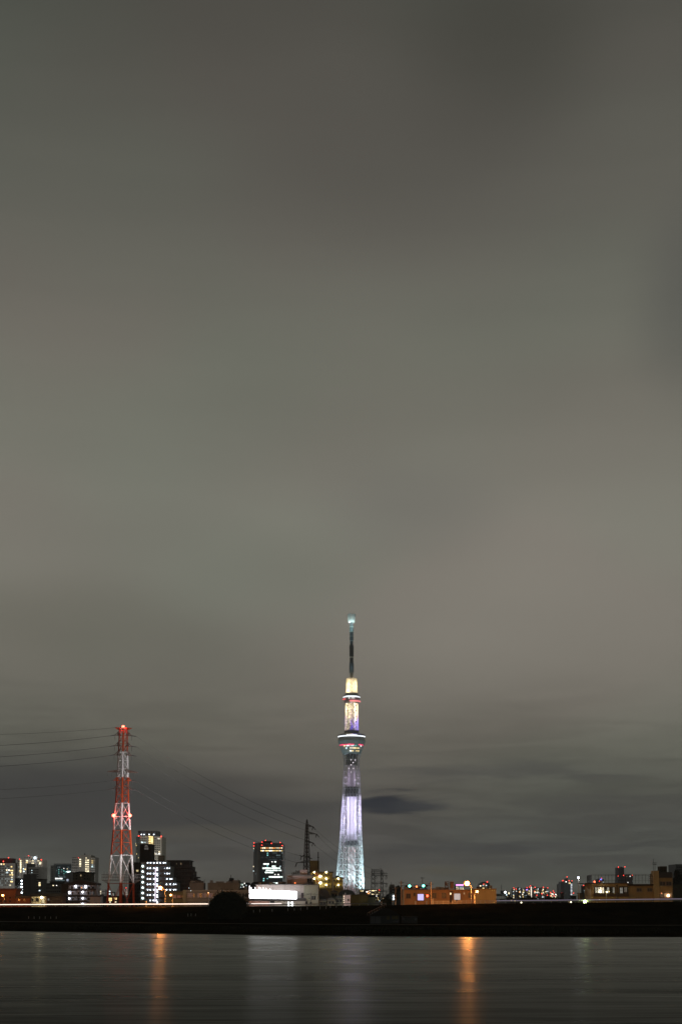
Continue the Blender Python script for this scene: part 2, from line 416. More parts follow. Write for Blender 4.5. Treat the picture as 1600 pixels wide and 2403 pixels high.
def water_mat():
    m, t, b = mat_new('river_water')
    ge = t.nodes.new('ShaderNodeTexCoord')
    def nz(scale, mp, det=4, rough=.55, dist=0.0, rz=0.0):
        q = t.nodes.new('ShaderNodeMapping'); q.inputs['Scale'].default_value = mp; q.inputs['Rotation'].default_value = (0, 0, rz)
        t.links.new(ge.outputs['Object'], q.inputs[0])
        n = t.nodes.new('ShaderNodeTexNoise'); n.inputs['Scale'].default_value = scale; n.inputs['Detail'].default_value = det
        n.inputs['Roughness'].default_value = rough; n.inputs['Distortion'].default_value = dist
        t.links.new(q.outputs[0], n.inputs['Vector']); return n.outputs['Fac']
    broad = nz(1.0, (0.006, 0.05, 1), 5, .6, .4, math.radians(4))
    fine = nz(1.0, (0.05, 0.55, 1), 4, .6, .3, math.radians(3))
    rip = nz(1.0, (0.35, 1.5, 1), 3, .6)
    t.nodes.remove(b)
    gl = t.nodes.new('ShaderNodeBsdfGlossy'); gl.distribution = 'GGX'; gl.inputs['Color'].default_value = (.98, 1, .97, 1)
    df = t.nodes.new('ShaderNodeBsdfDiffuse'); df.inputs['Color'].default_value = (0.006, 0.007, 0.006, 1)
    mr = t.nodes.new('ShaderNodeMapRange'); t.links.new(broad, mr.inputs['Value'])
    mr.inputs['From Min'].default_value = .35; mr.inputs['From Max'].default_value = .65
    mr.inputs['To Min'].default_value = .23; mr.inputs['To Max'].default_value = .36
    t.links.new(mr.outputs[0], gl.inputs['Roughness'])
    ad = t.nodes.new('ShaderNodeMath'); ad.operation = 'MULTIPLY_ADD'
    t.links.new(fine, ad.inputs[0]); ad.inputs[1].default_value = 1.0; t.links.new(broad, ad.inputs[2])
    ad2 = t.nodes.new('ShaderNodeMath'); ad2.operation = 'MULTIPLY_ADD'
    t.links.new(rip, ad2.inputs[0]); ad2.inputs[1].default_value = .25; t.links.new(ad.outputs[0], ad2.inputs[2])
    bp = t.nodes.new('ShaderNodeBump'); bp.inputs['Strength'].default_value = .9; bp.inputs['Distance'].default_value = .12
    t.links.new(ad2.outputs[0], bp.inputs['Height']); t.links.new(bp.outputs[0], gl.inputs['Normal'])
    fr = t.nodes.new('ShaderNodeFresnel'); fr.inputs['IOR'].default_value = 1.33
    pw_ = t.nodes.new('ShaderNodeMath'); pw_.operation = 'POWER'; t.links.new(fr.outputs[0], pw_.inputs[0]); pw_.inputs[1].default_value = 3.0
    mf = t.nodes.new('ShaderNodeMath'); mf.operation = 'MULTIPLY'; t.links.new(pw_.outputs[0], mf.inputs[0]); ru = t.nodes.new('ShaderNodeMapRange'); t.links.new(fine, ru.inputs['Value']); ru.inputs['From Min'].default_value = .3; ru.inputs['From Max'].default_value = .7
    ru.inputs['To Min'].default_value = .50; ru.inputs['To Max'].default_value = 1.10
    rb = t.nodes.new('ShaderNodeMapRange'); t.links.new(broad, rb.inputs['Value']); rb.inputs['From Min'].default_value = .35; rb.inputs['From Max'].default_value = .65
    rb.inputs['To Min'].default_value = .78; rb.inputs['To Max'].default_value = 1.12
    rm = t.nodes.new('ShaderNodeMath'); rm.operation = 'MULTIPLY'; t.links.new(ru.outputs[0], rm.inputs[0]); t.links.new(rb.outputs[0], rm.inputs[1])
    t.links.new(rm.outputs[0], mf.inputs[1])
    mx = t.nodes.new('ShaderNodeMixShader'); t.links.new(mf.outputs[0], mx.inputs[0]); t.links.new(df.outputs[0], mx.inputs[1]); t.links.new(gl.outputs[0], mx.inputs[2])
    t.links.new(mx.outputs[0], t.nodes['Material Output'].inputs['Surface'])
    return m
b = MB(); b.v = [(-4000, 20, 0), (4000, 20, 0), (4000, 560, 0), (-4000, 560, 0)]; b.f = [(0, 1, 2, 3)]
o = b.build('water', water_mat()); o['kind'] = 'structure'
# thin night haze over the town and the river
hz, ht, hb = mat_new('night_haze'); ht.nodes.remove(hb)
pv = ht.nodes.new('ShaderNodeVolumePrincipled'); pv.inputs['Color'].default_value = (.92, .92, .94, 1); pv.inputs['Density'].default_value = 0.00006
pv.inputs['Anisotropy'].default_value = .3; ht.links.new(pv.outputs[0], ht.nodes['Material Output'].inputs['Volume'])
o = MB().box(-6500, 6500, -400, 9500, -3, 700).build('haze', hz); o['kind'] = 'stuff'
sc.cycles.volume_bounces = 0
# ------------------------------------------------------------------ the lit broadcasting tower
YT = 3060.0
def pw(px, v, Y=YT): return px * Y / (F * CT - (VP - v) * ST)
CX = P(825, 1900, YT).x
tower = thing('broadcasting_tower', 'very tall lattice broadcasting tower lit purple, white and gold with two round decks', 'tower', (CX, YT, 0))
zt = lambda v: Z(v, YT)
WHITE = wall((0.72, 0.72, 0.74), 0.45, .06, .05, name='tower_white_paint'); TDARK = wall((0.16, 0.17, 0.175), 0.4, .2, .05, name='tower_grey_cladding')
TGREY = wall((0.58, 0.62, 0.63), 0.4, .15, .08, name='tower_deck_cladding')
# shaft lattice: three-cornered at the foot, round higher up
rows = [(2118, 32.5, 7.8), (2087, 31.4, 6.7), (2043, 29.7, 4.9), (1986, 26.9, 2.5), (1930, 24.0, 1.15), (1871, 21.2, .15), (1847, 20.5, 0), (1799, 18.4, 0), (1781, 18.0, 0), (1776, 19.0, 0), (1770.5, 20.6, 0)]
rows = [(zt(v), pw(a, v), pw(b_, v)) for v, a, b_ in rows]; rows[0] = (0.0, rows[0][1], rows[0][2])
def shaft(z):
    for (z0, a0, b0), (z1, a1, b1) in zip(rows, rows[1:]):
        if z <= z1: k = (z - z0) / (z1 - z0); return a0 + (a1 - a0) * k, b0 + (b1 - b0) * k
    return rows[-1][1], rows[-1][2]
NC = 18
def spt(i, z, k=1.0):
    th = 2 * math.pi * i / NC; a, b_ = shaft(z); r = (a + b_ * math.cos(3 * (th - math.radians(188)))) * k
    return (CX + r * math.cos(th), YT + r * math.sin(th), z)
ztop = zt(1770.5); nl = 26; zs = [ztop * i / nl for i in range(nl + 1)]
col_, dia_ = MB(), MB()
for k in range(nl):
    z0, z1 = zs[k], zs[k + 1]; q = 1 - k / nl; ring_ = MB()
    for i in range(NC):
        p0, p1 = spt(i, z0), spt(i, z1)
        if (z1 < 95): # open corners below the first ring: legs gather into three feet
            pass
        col_.tube(p0, p1, .50 + .42 * q, n=4)
        ring_.tube(spt(i, z1), spt(i + 1, z1), .62 + .20 * q, n=4)
        dia_.tube(spt(i + 1, z0), spt(i, z1), .30 + .62 * q * q, n=4)
    ring_.build('ring_beam', WHITE, tower)
col_.build('column_lattice', WHITE, tower); dia_.build('diagonal_bracing', WHITE, tower)
def core(name, v0, v1, px, m, px1=None, n=20):
    z0, z1 = sorted((zt(v0), zt(v1)))
    return MB().lathe((CX, YT), [(pw(px, v0), z0), (pw(px if px1 is None else px1, v1), z1)], n).build(name, m, tower)
core('inner_shaft', 2125, 1985.5, 8.5, wall((.62, .52, .53), .5, .06, .05)); core('equipment_floor', 1985, 1974, 15, TDARK)
core('inner_shaft', 1973.5, 1871, 11, WHITE); core('equipment_floor', 1870.5, 1848, 16.5, TDARK)
core('inner_shaft', 1847.5, 1796, 9.0, WHITE); core('inner_shaft', 1795.5, 1771, 13.0, TDARK)
# floodlights between the shaft and the lattice
def ringlights(v0, v1, n, power, c, k=.80, na=4, ph=45, rr=.5, name='floodlight'):
    for j in range(n):
        z = zt(v0) + (zt(v1) - zt(v0)) * (j + .5) / n
        for a in range(na):
            th = math.radians(ph + 360 * a / na); A, _ = shaft(z); r = A * k
            light(name, tower, (CX + r * math.cos(th), YT + r * math.sin(th), z), power, c, rr)
PUR = (0.76, 0.68, 1.0)
ringlights(1958, 1872, 7, 4600, PUR, .86, 6, 30)
ringlights(1972, 1960, 1, 1500, PUR, .80, 4, 45)
ringlights(1845, 1815, 3, 800, (0.80, 0.62, 0.92))
ringlights(1812, 1798, 1, 220, (0.95, 0.75, 0.85))
ringlights(2090, 1988, 5, 1500, (1.0, 0.74, 0.78), .6)
for (a, pw_) in ((180, 1.3), (205, .9), (150, .5), (-15, 1.0), (-50, .8), (30, .4), (-90, .12)):
    r = 62; th = math.radians(a)
    p = (CX + r * math.cos(th), YT + r * math.sin(th), 22)
    light('ground_floodlight', tower, p, 560000 * pw_, (0.62, 0.95, 1.0), 1.0, 'SPOT', (CX + 10 * math.cos(th), YT + 10 * math.sin(th), 100), 75, .8)
    MB().box(p[0] - 1, p[0] + 1, p[1] - 1, p[1] + 1, 0, 20).build('floodlight_mast', TDARK, tower)
# lower observation deck
def prof(name, pts, m, n=48, smooth=True):
    return MB().lathe((CX, YT), [(pw(r, v), zt(v)) for v, r in pts], n).build(name, m, tower, False)
prof('lower_deck', [(1770.5, 21.5), (1741, 32.2), (1739, 32.4), (1738.8, 31.2), (1731.6, 31.5)], TGREY)
prof('lower_deck_fascia_glow', [(1730.3, 32.0), (1728.9, 32.4)], lit((0.90, 0.95, 1.0), 1.5, False, 0.0, 'fascia_glow'))  # glow stands in for floodlight falling on the fascia
prof('lower_deck_roof', [(1728.8, 32.6), (1726.2, 32.6), (1724.4, 29), (1724.2, 17.5)], TDARK)
prof('lower_deck_collar', [(1724.1, 17.3), (1715.6, 17.3)], TDARK)
PINK = lit((1.0, 0.05, 0.16), 2.0, False, .35, 'pink_band')
def segring(name, v, h, rr, a0, a1, m, n=8, out=.25):
    """curved strip on the face of a deck, angles seen from the camera: -90 is the front"""
    b = MB(); z0, z1 = zt(v + h / 2), zt(v - h / 2); r0 = pw(rr, v) + .05
    for i in range(n):
        t0, t1 = [math.radians(a0 + (a1 - a0) * k / n) for k in (i, i + 1)]
        lo = []; hi = []
        for (r, t) in ((r0, t0), (r0 + out, t0), (r0 + out, t1), (r0, t1)):
            lo.append((CX + r * math.cos(t), YT + r * math.sin(t), z0)); hi.append((CX + r * math.cos(t), YT + r * math.sin(t), z1))
        b.quad_prism(lo, hi)
    return b.build(name, m, tower)
def rc(v): return 21.5 + (32.2 - 21.5) * (1770.5 - v) / (1770.5 - 1741)
LB = lit((0.92, 0.96, 1.0), 1.3, False, 0.0, 'fascia_glow_bright')  # stronger glow towards the front, for light that fades sideways
segring('fascia_glow_front', 1729.2, 3.2, 32.2, -138, -42, LB, 16); segring('fascia_glow_front', 1729.2, 3.8, 32.3, -112, -68, LB, 12, .5)
segring('fascia_glow_front', 1636.6, 2.6, 20.3, -135, -45, LB, 12)
for (a0, a1) in ((-166, -150), (-146, -128), (-125, -110), (-108, -94), (-92, -78), (-56, -44), (-42, -22)):
    segring('pink_light', 1750.6, 2.2, rc(1749), a0, a1, PINK)
for (v, lst) in ((1753.2, ((-125, YELW), (-112, WHT), (-104, COOL), (-93, WHT), (-85, COOL), (-79, TEAL), (-70, TEAL), (-40, WHT), (-128, YEL))),
                 (1758.5, ((-118, COOL), (-96, YELW), (-87, WHT), (-80, YEL), (-74, YELW), (-66, YEL), (-58, YEL), (-50, YELW), (-38, DIMY), (-132, DIMY))),
                 (1764.8, ((-135, DIMC), (-98, WHT), (-94, WHT), (-84, YEL), (-72, DIMY), (-62, YEL), (-48, YEL), (-112, DIMY)))):
    for a, m in lst: segring('deck_window', v, 2.4, rc(v - 1.3), a - 3, a + 3, m, 2)
# gold-lit lattice between the decks, and above the upper one
GOLDP = wall((0.75, 0.72, 0.66), 0.45, .05, .05, name='upper_lattice_paint')
def cage(name, vb, vt, rb, rt, n, lv, rad, sw=1):
    b = MB()
    for k in range(lv):
        f0, f1 = k / lv, (k + 1) / lv
        va, vb2 = vb + (vt - vb) * f0, vb + (vt - vb) * f1
        ra, rbb = pw(rb + (rt - rb) * f0, va), pw(rb + (rt - rb) * f1, vb2); z0, z1 = zt(va), zt(vb2)
        for i in range(n):
            def q(j, r, z): t = 2 * math.pi * j / n + .2; return (CX + r * math.cos(t), YT + r * math.sin(t), z)
            b.tube(q(i, ra, z0), q(i, rbb, z1), rad); b.tube(q(i, rbb, z1), q(i + 1, rbb, z1), rad * .8)
            b.tube(q(i + 1, ra, z0), q(i, rbb, z1), rad * .9)
    return b.build(name, GOLDP, tower)
cage('middle_lattice', 1715.6, 1651.8, 16.2, 14.6, 8, 5, .95)
core('middle_shaft', 1715.6, 1651.8, 5.0, wall((.16, .15, .15), .5, .1, .1))
cage('upper_lattice', 1627.3, 1593.5, 12.8, 12.0, 10, 4, 1.0)
core('upper_shaft', 1627.3, 1600, 4.5, wall((.3, .28, .26), .5, .1, .1))
GOLD = (1.0, 0.80, 0.48)
for (va, vb, n, r, p_) in ((1712, 1655, 5, 10.5, 7500), (1625, 1596, 3, 9.6, 7500)):
    for j in range(n):
        v = va + (vb - va) * (j + .5) / n
        for a in range(5):
            th = math.radians(-90 + 72 * a + 36 * (j % 2))
            light('gold_floodlight', tower, (CX + pw(r, v) * math.cos(th), YT + pw(r, v) * math.sin(th), zt(v)), p_ * (0.10 + .30 * j if n == 5 else 1.0), GOLD, .5)
for (u, v) in ((830, 1711), (831, 1702), (830.5, 1693)):
    p = P(u, v, YT - pw(11.8, v)); light('blue_floodlight', tower, p, 14000, (0.05, 0.03, 1.0), .4)
for i in range(7):   # lamps along the rising walkway on the left of the middle lattice
    p = P(811.6 + .1 * i, 1667 + 5.8 * i, YT - 3)
    MB().box(p.x - 1.6, p.x + 1.6, p.y - 1.6, p.y + 1.6, p.z - .9, p.z + .9).build('walkway_box', GOLDP, tower)
prof('upper_deck', [(1651.6, 14.8), (1649, 16.8), (1644, 19.0), (1638.6, 19.8)], TGREY)
prof('upper_deck_fascia_glow', [(1637.6, 20.0), (1636.4, 20.3)], lit((0.90, 0.95, 1.0), 1.5, False, 0.0, 'fascia_glow'))  # upper fascia glows likewise in place of floodlight
prof('upper_deck_roof', [(1636.3, 20.3), (1633.6, 20.3), (1632.8, 16), (1627.5, 15)], TDARK)
segring('spiral_walkway', 1647.6, 2.8, 20.0, -104, -8, lit((1.0, 0.24, 0.26), 1.5, False, .2, 'red_walkway'), 14, 1.2)
segring('spiral_walkway', 1642.8, 2.2, 20.4, -170, -135, lit((1.0, 0.10, 0.12), 1.3, False, .2, 'red_walkway'), 6, 1.2)
for a in (-107, -88, -80, -72): segring('deck_window', 1640.8, 2.0, 19.6, a - 3, a + 3, WHT, 2)
# antenna mast
ANT = wall((0.09, 0.115, 0.13), .5, .2, .05, name='antenna_panels'); ANT2 = wall((0.05, 0.05, 0.05), .5, .2, .05, name='antenna_dark')
for v0, v1, r, m in ((1593.4, 1580.3, 3.7, ANT2), (1580, 1557, 5.5, ANT), (1556.8, 1545, 4.3, ANT2), (1544.5, 1541.5, 5.2, GOLDP), (1541, 1524, 5.0, ANT2),
                     (1523.8, 1515, 5.3, ANT2), (1514.8, 1504.8, 3.6, ANT2), (1504.4, 1494, 4.4, ANT), (1493.6, 1483, 4.4, ANT), (1482.6, 1472, 4.4, ANT), (1471.6, 1461.5, 4.1, ANT)):
    core('antenna_section', v0, v1, r, m, n=12)
for v in (1504.6, 1493.8, 1482.8, 1471.8):
    core('catwalk_ring', v + .4, v - .4, 5.4, wall((.5, .6, .6), .5, .05), n=16)
prof('damper_ring', [(1461.3, 7.0), (1455.0, 7.4)], wall((.55, .62, .62), .5, .1), 16)
b = MB()
for i in range(8):   # crown of panels
    t0, t1 = 2 * math.pi * (i + .1) / 8, 2 * math.pi * (i + .9) / 8
    lo, hi = [], []
    for (k, t) in ((0, t0), (1, t0), (1, t1), (0, t1)):
        lo.append((CX + (pw(7.4, 1454) + k) * math.cos(t), YT + (pw(7.4, 1454) + k) * math.sin(t), zt(1454)))
        hi.append((CX + (pw(8.6, 1442) + k) * math.cos(t), YT + (pw(8.6, 1442) + k) * math.sin(t), zt(1442.5 - (i % 2))))
    b.quad_prism(lo, hi)
b.build('crown_panels', wall((.55, .62, .62), .5, .1), tower)
for a in range(6):
    th = math.radians(-90 + 60 * a + 15)
    light('crown_floodlight', tower, (CX + 15 * math.cos(th), YT + 15 * math.sin(th), zt(1463)), 6500, (.82, 1, .97), .3)
    light('mast_floodlight', tower, (CX + 10 * math.cos(th), YT + 10 * math.sin(th), zt(1478)), 1300, (.60, 1, .97), .2)
for v in (1506, 1568):
    for a in (-60, -120): light('mast_floodlight', tower, (CX + 14 * math.cos(math.radians(a)), YT + 14 * math.sin(math.radians(a)), zt(v)), 700, (.5, .85, 1), .2)
# small lamps on the neck lattice
for (u, v) in ((823.8, 1784), (833.3, 1784.3), (828.8, 1790), (823.8, 1795.5), (818.5, 1804), (829, 1804), (823.8, 1812.7), (833.5, 1831)):
    p = P(u, v, YT - pw(18.6, v)); MB().ball(p, .75, 6, 4).build('warning_lamp', lit((1, .9, 1), 3, False, 0), tower)

# ------------------------------------------------------------------ pylons
def paint_bands(zs, cols):
    m, t, b = mat_new('banded_paint')
    tcn = t.nodes.new('ShaderNodeNewGeometry'); s = t.nodes.new('ShaderNodeSeparateXYZ'); t.links.new(tcn.outputs['Position'], s.inputs[0])
    mr = t.nodes.new('ShaderNodeMapRange'); mr.inputs['From Min'].default_value = 0; mr.inputs['From Max'].default_value = 100; t.links.new(s.outputs[2], mr.inputs['Value'])
    r = t.nodes.new('ShaderNodeValToRGB'); r.color_ramp.interpolation = 'CONSTANT'
    e = r.color_ramp.elements
    while len(e) > 1: e.remove(e[0])
    e[0].position = 0; e[0].color = (*cols[0], 1)
    for z, c in zip(zs, cols[1:]): q = e.new(z / 100); q.color = (*c, 1)
    t.links.new(mr.outputs[0], r.inputs[0]); t.links.new(r.outputs[0], b.inputs['Base Color']); b.inputs['Roughness'].default_value = .5
    return m
def mast(root, cx, cy, rot, lev, panels, lr, br, m, leg_name='leg'):
    def R_(z):
        for (z0, r0), (z1, r1) in zip(lev, lev[1:]):
            if z <= z1: return r0 + (r1 - r0) * (z - z0) / (z1 - z0)
        return lev[-1][1]
    def q(i, z): t = math.radians(rot + 90 * i); r = R_(z); return (cx + r * math.cos(t), cy + r * math.sin(t), z)
    for i in range(4):
        b = MB()
        for (z0, _), (z1, _) in zip(lev, lev[1:]):
            k = (z0 - lev[0][0]) / (lev[-1][0] - lev[0][0]); b.tube(q(i, z0), q(i, z1), lr * (1 - .45 * k), n=6)
        b.build(leg_name, m, root)
    b = MB()
    for z0, z1 in zip(panels, panels[1:]):
        for i in range(4):
            k = (z0 - lev[0][0]) / (lev[-1][0] - lev[0][0]); r = br * (1 - .3 * k)
            b.tube(q(i, z0), q(i + 1, z1), r); b.tube(q(i + 1, z0), q(i, z1), r); b.tube(q(i, z1), q(i + 1, z1), r)
    b.build('bracing', m, root)
    return q, R_
YP = 600.0; zp = lambda v: Z(v, YP); PXc = P(286.5, 1900, YP).x
pyl = thing('transmission_pylon', 'tall red and white banded lattice power pylon with red warning lamps', 'pylon', (PXc, YP, G0), 'power pylons')
RED = (0.36, 0.048, 0.008); PW = (0.62, 0.61, 0.64)
BANDS = paint_bands([zp(2074.5), zp(2008), zp(1949), zp(1886), zp(1825), zp(1766)], [RED, PW, RED, PW, RED, PW, RED])
lev = [(G0 - .5, M(31.5, YP))] + [(zp(v), pw(r, v, YP)) for v, r in ((2074.5, 28.8), (2008, 23.8), (1949, 19.2), (1886, 15), (1825, 12.5), (1766, 10.4), (1708, 8.7))]
pan = [G0 - .5, zp(2074.5), zp(2008), zp(1978), zp(1949), zp(1917), zp(1886), zp(1865), zp(1845), zp(1825)] + [zp(v) for v in (1805, 1785, 1766, 1746, 1727, 1708)]
q, R_ = mast(pyl, PXc, YP, -84, lev, pan, .46, .125, BANDS)
def arm(root, cx, cy, ang, half, z, rise, m, R0, cord=.12, side=(-1, 1), name='crossarm'):
    ca, sa = math.cos(math.radians(ang)), math.sin(math.radians(ang))
    for s in side:
        b = MB(); tip = (cx + s * ca * half, cy + s * sa * half, z); w = R0 * .7
        for o in (-w, w):
            r0 = (cx + s * ca * R0 * .6 - sa * o, cy + s * sa * R0 * .6 + ca * o, z); r1 = (r0[0], r0[1], z + rise)
            b.tube(r0, tip, cord); b.tube(r1, tip, cord * .8)
            mid = [(r0[k] + tip[k]) / 2 for k in range(3)]; mt = [(r1[k] + tip[k]) / 2 for k in range(3)]
            b.tube(mid, mt, cord * .7); b.tube(r1, mid, cord * .7); b.tube(r0, mt, cord * .6)
        b.build(name, m, root)
ARMS = [(1709, 18.5, -1.2), (1726.5, 18.5, 2.6), (1751.3, 19, 2.6), (1773, 19.5, 2.6), (1812.5, 34, .9), (1832.5, 19.5, 2.4), (1852.5, 20.5, 2.4)]
AANG = 20.0
tips = {}
ca, sa = math.cos(math.radians(AANG)), math.sin(math.radians(AANG))
ARMC = wall((0.10, 0.06, 0.05), .6, .3, 1.0, name='dark_arm')  # plain dark brown, used for most of the crossarms
for k, (v, h, rise) in enumerate(ARMS):
    z = zp(v); half = pw(h, v, YP) / ca
    arm(pyl, PXc, YP, AANG, half, z, rise, BANDS if k in (0, 5) else ARMC, R_(z), .16)
    for s in (-1, 1):
        t = Vector((PXc + s * ca * half, YP + s * sa * half, z)); tips[(k, s)] = t
        if 0 < k:
            ins = MB()
            if k != 4: ins.tube(t, t + Vector((s * 2.1, -s * .3, -.35)), .24, .14, 6)
            ins.tube(t, t + Vector((0, 0, -2.1 if k != 4 else -1.9)), .09, n=5)
            if k == 4:
                for d in (.35, .7): t2 = Vector((PXc + s * ca * half * d, YP + s * sa * half * d, z)); MB().tube(t2, t2 + Vector((0, 0, -1.9)), .09, n=5).build('insulator', STEEL, pyl)
            ins.build('insulator', STEEL, pyl)
def red_lamp(root, p, r=.55, power=900):
    h = MB().ball(p, r, 10, 6).build('warning_lamp', lit((1.0, 0.10, 0.055), 10, False, 0.0, 'red_beacon'), root)
    MB().tube((p[0], p[1], p[2] - r - .8), (p[0], p[1], p[2] - r), .25, n=6).build('lamp_base', DSTEEL, h)
    light('beacon_light', root, (p[0], p[1] + r + .3, p[2]), power, (1, .05, .03), .2)
red_lamp(pyl, P(289, 1706, YP - 1), .62, 1100)
for u, du in ((266, 7), (305.5, -4)):
    p = P(u, 1914.5, YP - 2); red_lamp(pyl, p, .62, 1300)
    MB().tube((p.x, p.y, p.z - 1.0), (p.x + M(du, YP), YP, p.z - 1.0), .12).build('lamp_bracket', BANDS, pyl)
# antenna platform round the foot
b = MB(); zpl = zp(2067); hw = M(44, YP)
a0 = math.radians(8)
def rp(x, y, z): return (PXc + x * math.cos(a0) - y * math.sin(a0), YP + x * math.sin(a0) + y * math.cos(a0), z)
crn = [(-hw, -5), (hw, -5), (hw, 5), (-hw, 5)]
for zz in (zpl, zpl + 1.3, zpl + 2.4):
    for i in range(4): b.tube(rp(*crn[i], zz), rp(*crn[(i + 1) % 4], zz), .08)
nst = 22
for i in range(nst + 1):
    x = -hw + 2 * hw * i / nst
    for y in (-5, 5): b.tube(rp(x, y, zpl), rp(x, y, zpl + 2.4), .05)
    if abs(x) > M(24, YP):
        s = 1 if x > 0 else -1
        for y in (-5, 5): b.tube(rp(x, y, zpl), rp(s * M(27, YP), y, zpl - 1.9 + (abs(x) - hw) * .0), .05)
b.build('antenna_platform', STEEL, pyl)
for (u, v0, v1) in ((244.6, 2062, 2046), (251.5, 2062, 2047), (255, 2062, 2050), (322, 2062, 2052), (318, 2062, 2050)):
    MB().tube(P(u, v0, YP - 4), P(u, v1, YP - 4), .09, n=5).build('whip_antenna', STEEL, pyl)
b = MB()
for i in range(60):
    z = G0 + i * (zp(1890) - G0) / 60; z1 = G0 + (i + 1) * (zp(1890) - G0) / 60
    x0 = P(293.5, 2000, YP).x; x1 = P(297, 2000, YP).x
    b.tube((x0, YP + 1, z), (x0, YP + 1, z1), .07); b.tube((x1, YP + 1, z), (x1, YP + 1, z1), .07); b.tube((x0, YP + 1, z), (x1, YP + 1, z), .05)
b.build('ladder', DSTEEL, pyl)
# floodlight that keeps the pylon lit, on its own mast among the houses
p = (PXc + 46, YP - 34, G0 + 1.2)
fl = thing('floodlight', 'low white floodlight on the ground aimed up the red and white pylon', 'floodlight', (p[0], p[1], G0))
MB().box(p[0] - .4, p[0] + .4, p[1] - .3, p[1] + .3, G0 - .3, G0 + .7).build('housing', DSTEEL, fl)
light('beam', fl, p, 300000, (1.0, .97, .95), .3, 'SPOT', (PXc - 2, YP, 58), 62, .9)

# grey pylon behind the white factory
YG = 660.0; zg = lambda v: Z(v, YG); GX = P(720, 1980, YG).x
gp = thing('transmission_pylon', 'dark grey lattice power pylon rising behind the white factory', 'pylon', (GX, YG, G0), 'power pylons')
GM = wall((0.055, 0.056, 0.058), .6, .2, 1.0, name='grey_pylon_steel')
lev = [(G0 - .5, M(14.5, YG)), (zg(2041), M(7.8, YG)), (zg(2006), M(6.3, YG)), (zg(1971), M(4.9, YG)), (zg(1936), M(2.6, YG)), (zg(1924), M(.8, YG))]
pan = [G0 - .5] + [zg(v) for v in (2090, 2065, 2041, 2029, 2017, 2006, 1996, 1987, 1979, 1971, 1963, 1956, 1949, 1942, 1936, 1924)]
q, RG = mast(gp, GX, YG, -80, lev, pan, .26, .12, GM)
gtips = []
for (v, h, s, hv) in ((1940.5, 14.5, 1, 1948.5), (1958, 23, 1, 1965.5), (1978.5, 14.5, 1, 1986.5), (2010.5, -12.5, -1, 2008), (2025.5, -23.5, -1, 2036), (2014, 7, 1, 2016.5)):
    z = zg(v); half = abs(M(h, YG))
    arm(gp, GX, YG, 6, half, z, .9, GM, max(RG(z), 1.0), .14, (s,))
    t = Vector((GX + s * half * .995, YG + s * half * .1, z)); gtips.append(t)
    MB().tube(t, (t.x + (M(6, YG) if s > 0 else M(-4, YG)), t.y, zg(hv)), .22, .14, 6).tube(t, t + Vector((-M(2.5, YG), 0, -M(9, YG))), .24, .12, 6).build('insulator', DSTEEL, gp)

# portal-shaped pylon right of the lit tower
YQ = 800.0; zq = lambda v: Z(v, YQ)
pq = thing('transmission_pylon', 'portal shaped dark pylon with looped insulators right of the lit tower', 'pylon', (P(890, 2100, YQ).x, YQ, G0), 'power pylons')
b = MB()
for (ua, ub) in ((870.5, 880), (892.5, 899)):
    x0, x1 = P(ua, 2080, YQ).x, P(ub, 2080, YQ).x
    for y in (YQ - 1.2, YQ + 1.2):
        for k, x in enumerate((x0, x1)):
            xt = x + (M(2.0, YQ) if k == 0 else -M(2.0, YQ)); b.tube((x - (M(2, YQ) if k == 0 else -M(2, YQ)), y, G0 - .5), (xt, y, zq(2044 if ua < 880 else 2041.5)), .17)
        n = 9
        for i in range(n):
            z0 = G0 + (zq(2047) - G0) * i / n; z1 = G0 + (zq(2047) - G0) * (i + 1) / n
            b.tube((x0, y, z0), (x1, y, z1), .10); b.tube((x1, y, z0), (x0, y, z1), .10)
b.build('frame', GM, pq)
for v, ur in ((2045, 899), (2050.5, 909), (2056, 909.5), (2074.5, 909.5), (2093, 910.5)):
    b = MB(); z = zq(v); x0, x1 = P(871 if v < 2080 else 892, v, YQ).x, P(ur, v, YQ).x
    for y in (YQ - 1.3, YQ + 1.3): b.tube((x0, y, z), (x1, y, z), .16); b.tube((x0, y, z + .8), (x1 - 2, y, z + .8), .08)
    nn = 8
    for i in range(nn): b.tube((x0 + (x1 - x0) * i / nn, YQ - 1.3, z), (x0 + (x1 - x0) * (i + .5) / nn, YQ - 1.3, z + .8), .07)
    b.build('crossarm', GM, pq)
for u, v in ((882, 2061), (906, 2061), (884, 2078), (906.5, 2079.5), (884.5, 2096), (907, 2098)):
    b = MB(); c = P(u, v, YQ - 1.3)
    for i in range(10):
        t0, t1 = 2 * math.pi * i / 10, 2 * math.pi * (i + 1) / 10
        b.tube((c.x + .45 * math.cos(t0) + .12 * math.sin(t0), c.y, c.z + .75 * math.sin(t0)), (c.x + .45 * math.cos(t1) + .12 * math.sin(t1), c.y, c.z + .75 * math.sin(t1)), .14)
    b.tube((c.x - .2, c.y, c.z + .7), (c.x - .2, c.y, c.z + 1.7), .1); b.build('insulator', DSTEEL, pq)
b = MB()
for u in (873, 877, 881, 885, 889, 893): b.tube(P(u, 2045, YQ), P(u, 2039, YQ), .07)
b.tube(P(893, 2041, YQ), P(893, 2038, YQ), .25).build('top_rail', GM, pq)

